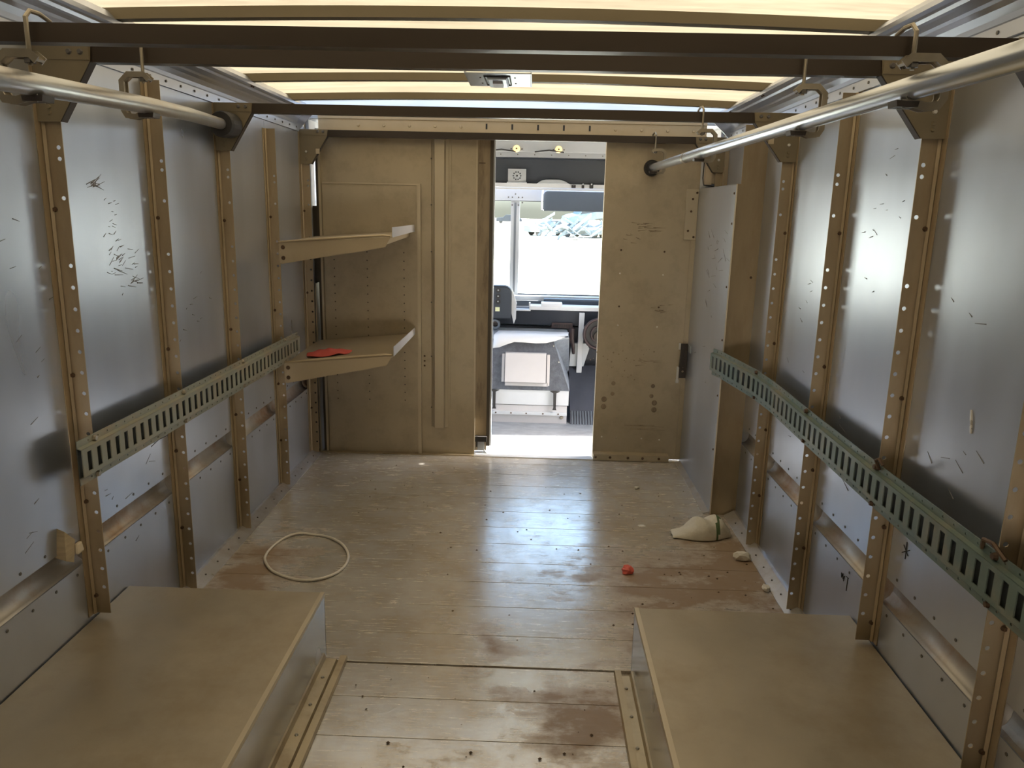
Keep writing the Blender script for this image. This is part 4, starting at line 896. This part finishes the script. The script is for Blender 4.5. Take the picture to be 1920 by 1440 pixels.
link('brown_pipe', MB().tube([(0.30, 5.84, 0.63), (0.30, 5.84, 0.55), (0.315, 5.84, 0.48), (0.32, 5.85, 0.43)], [0.022, 0.02, 0.014, 0.01], 8), 'vent', t)
tm = struct('floor_toe_board', MB().hexa([(0.29, 5.37, 0.0), (XR - .03, 5.37, 0.0), (XR - .03, 5.42, 0.0), (0.29, 5.42, 0.0), (0.29, 5.90, 0.33), (XR - .03, 5.90, 0.33), (XR - .03, 5.95, 0.33), (0.29, 5.95, 0.33)]), 'mat')
for k in range(12): link('mat_rib', MB().hexa([(0.30 + 0.02 * k, 5.362, 0.0), (0.31 + 0.02 * k, 5.362, 0.0), (0.31 + 0.02 * k, 5.375, 0.0), (0.30 + 0.02 * k, 5.375, 0.0), (0.30 + 0.02 * k, 5.475, 0.072), (0.31 + 0.02 * k, 5.475, 0.072), (0.31 + 0.02 * k, 5.49, 0.072), (0.30 + 0.02 * k, 5.49, 0.072)]), 'dashgrey', tm)

# ------------------------------------------------------------------ outside
struct('ground', MB().box(-160, 160, -60, 220, -0.80, -0.75), 'ground')
tag(link('van_hood', MB().prism([(6.40, 0.74), (7.0, 0.72), (7.3, 0.60), (7.35, 0.0), (7.3, -0.3), (6.40, -0.3)], 0, -0.9, 0.75), 'hood', loc=(0, 6.9, -0.3), bevel=0.03), 'white van hood just outside the windscreen', 'hood')
def wreck(x_, y_, rz, mt, label, h=1.0):
    t = thing('wrecked_car', (0, 0, 0), label, 'car', 'scrap cars beyond the windscreen')
    prof = [(-2.2, 0.35), (-2.2, 0.85), (-1.7, 0.98), (-1.0, 1.02), (-0.55, 1.45 * h), (0.75, 1.48 * h), (1.35, 1.02), (2.0, 0.92), (2.25, 0.7), (2.2, 0.35)]
    link('car_body', MB().prism(prof, 1, -0.82, 0.82), mt, t, bevel=0.05)
    link('side_window', MB().prism([(-0.85, 1.04), (-0.48, 1.38 * h), (0.68, 1.40 * h), (1.15, 1.04)], 1, -0.835, 0.835), 'dash', t)
    for xx in (-1.4, 1.4):
        for yy in (-0.75, 0.65): link('wheel', MB().disc((xx, yy, 0.32), 0.32, 1, 0.12, 14), 'black', t)
    t.location = (x_, y_, -0.75); t.rotation_euler = (0, 0, rz); return t
wreck(1.2, 73, 0.5, 'wreck_b', 'faded grey scrap car, leftmost in the right windscreen pane')
wreck(4.4, 70, -0.7, 'wreck_a', 'faded blue scrap car in the middle of the right windscreen pane')
wreck(6.9, 72, 0.9, 'wreck_c', 'teal scrap car at the right edge of the doorway view')
t2 = wreck(4.9, 76, 0.2, 'wreck_a', 'blue scrap car stacked behind the grey one, seen through the windscreen', 1.1); t2.location.z = 0.45; t2.rotation_euler = (0.1, -0.15, 0.3)
lump('scrap_heap', (4.8, 76, -0.75), 1.3, 'wreck_b', 'rubble heap carrying the stacked blue scrap car', 'scrap', None, (1.6, 0.8, 0.55), 9)
wreck(-4.6, 135, 0.05, 'dash', 'distant dark car seen at the left edge of the doorway')

b = MB()
for k in range(60):
    cx, cy, cz = random.uniform(0.5, 6.8), random.uniform(63, 66), random.uniform(-0.7, 0.9) * random.random()
    w_, h_, a_ = random.uniform(.2, 1.1), random.uniform(.05, .3), random.uniform(-.9, .9)
    dx, dz = math.cos(a_) * w_, math.sin(a_) * w_
    b.hexa([(cx - dx, cy, cz - dz), (cx + dx, cy, cz + dz), (cx + dx, cy + .4, cz + dz), (cx - dx, cy + .4, cz - dz), (cx - dx - .05, cy, cz - dz + h_), (cx + dx - .05, cy, cz + dz + h_), (cx + dx, cy + .4, cz + dz + h_), (cx - dx, cy + .4, cz - dz + h_)])
tag(link('scrap_metal', b, 'wreck_b', loc=(4, 64.5, -.75)), 'tangle of bent scrap metal around the wrecked cars', 'scrap', kind='stuff')
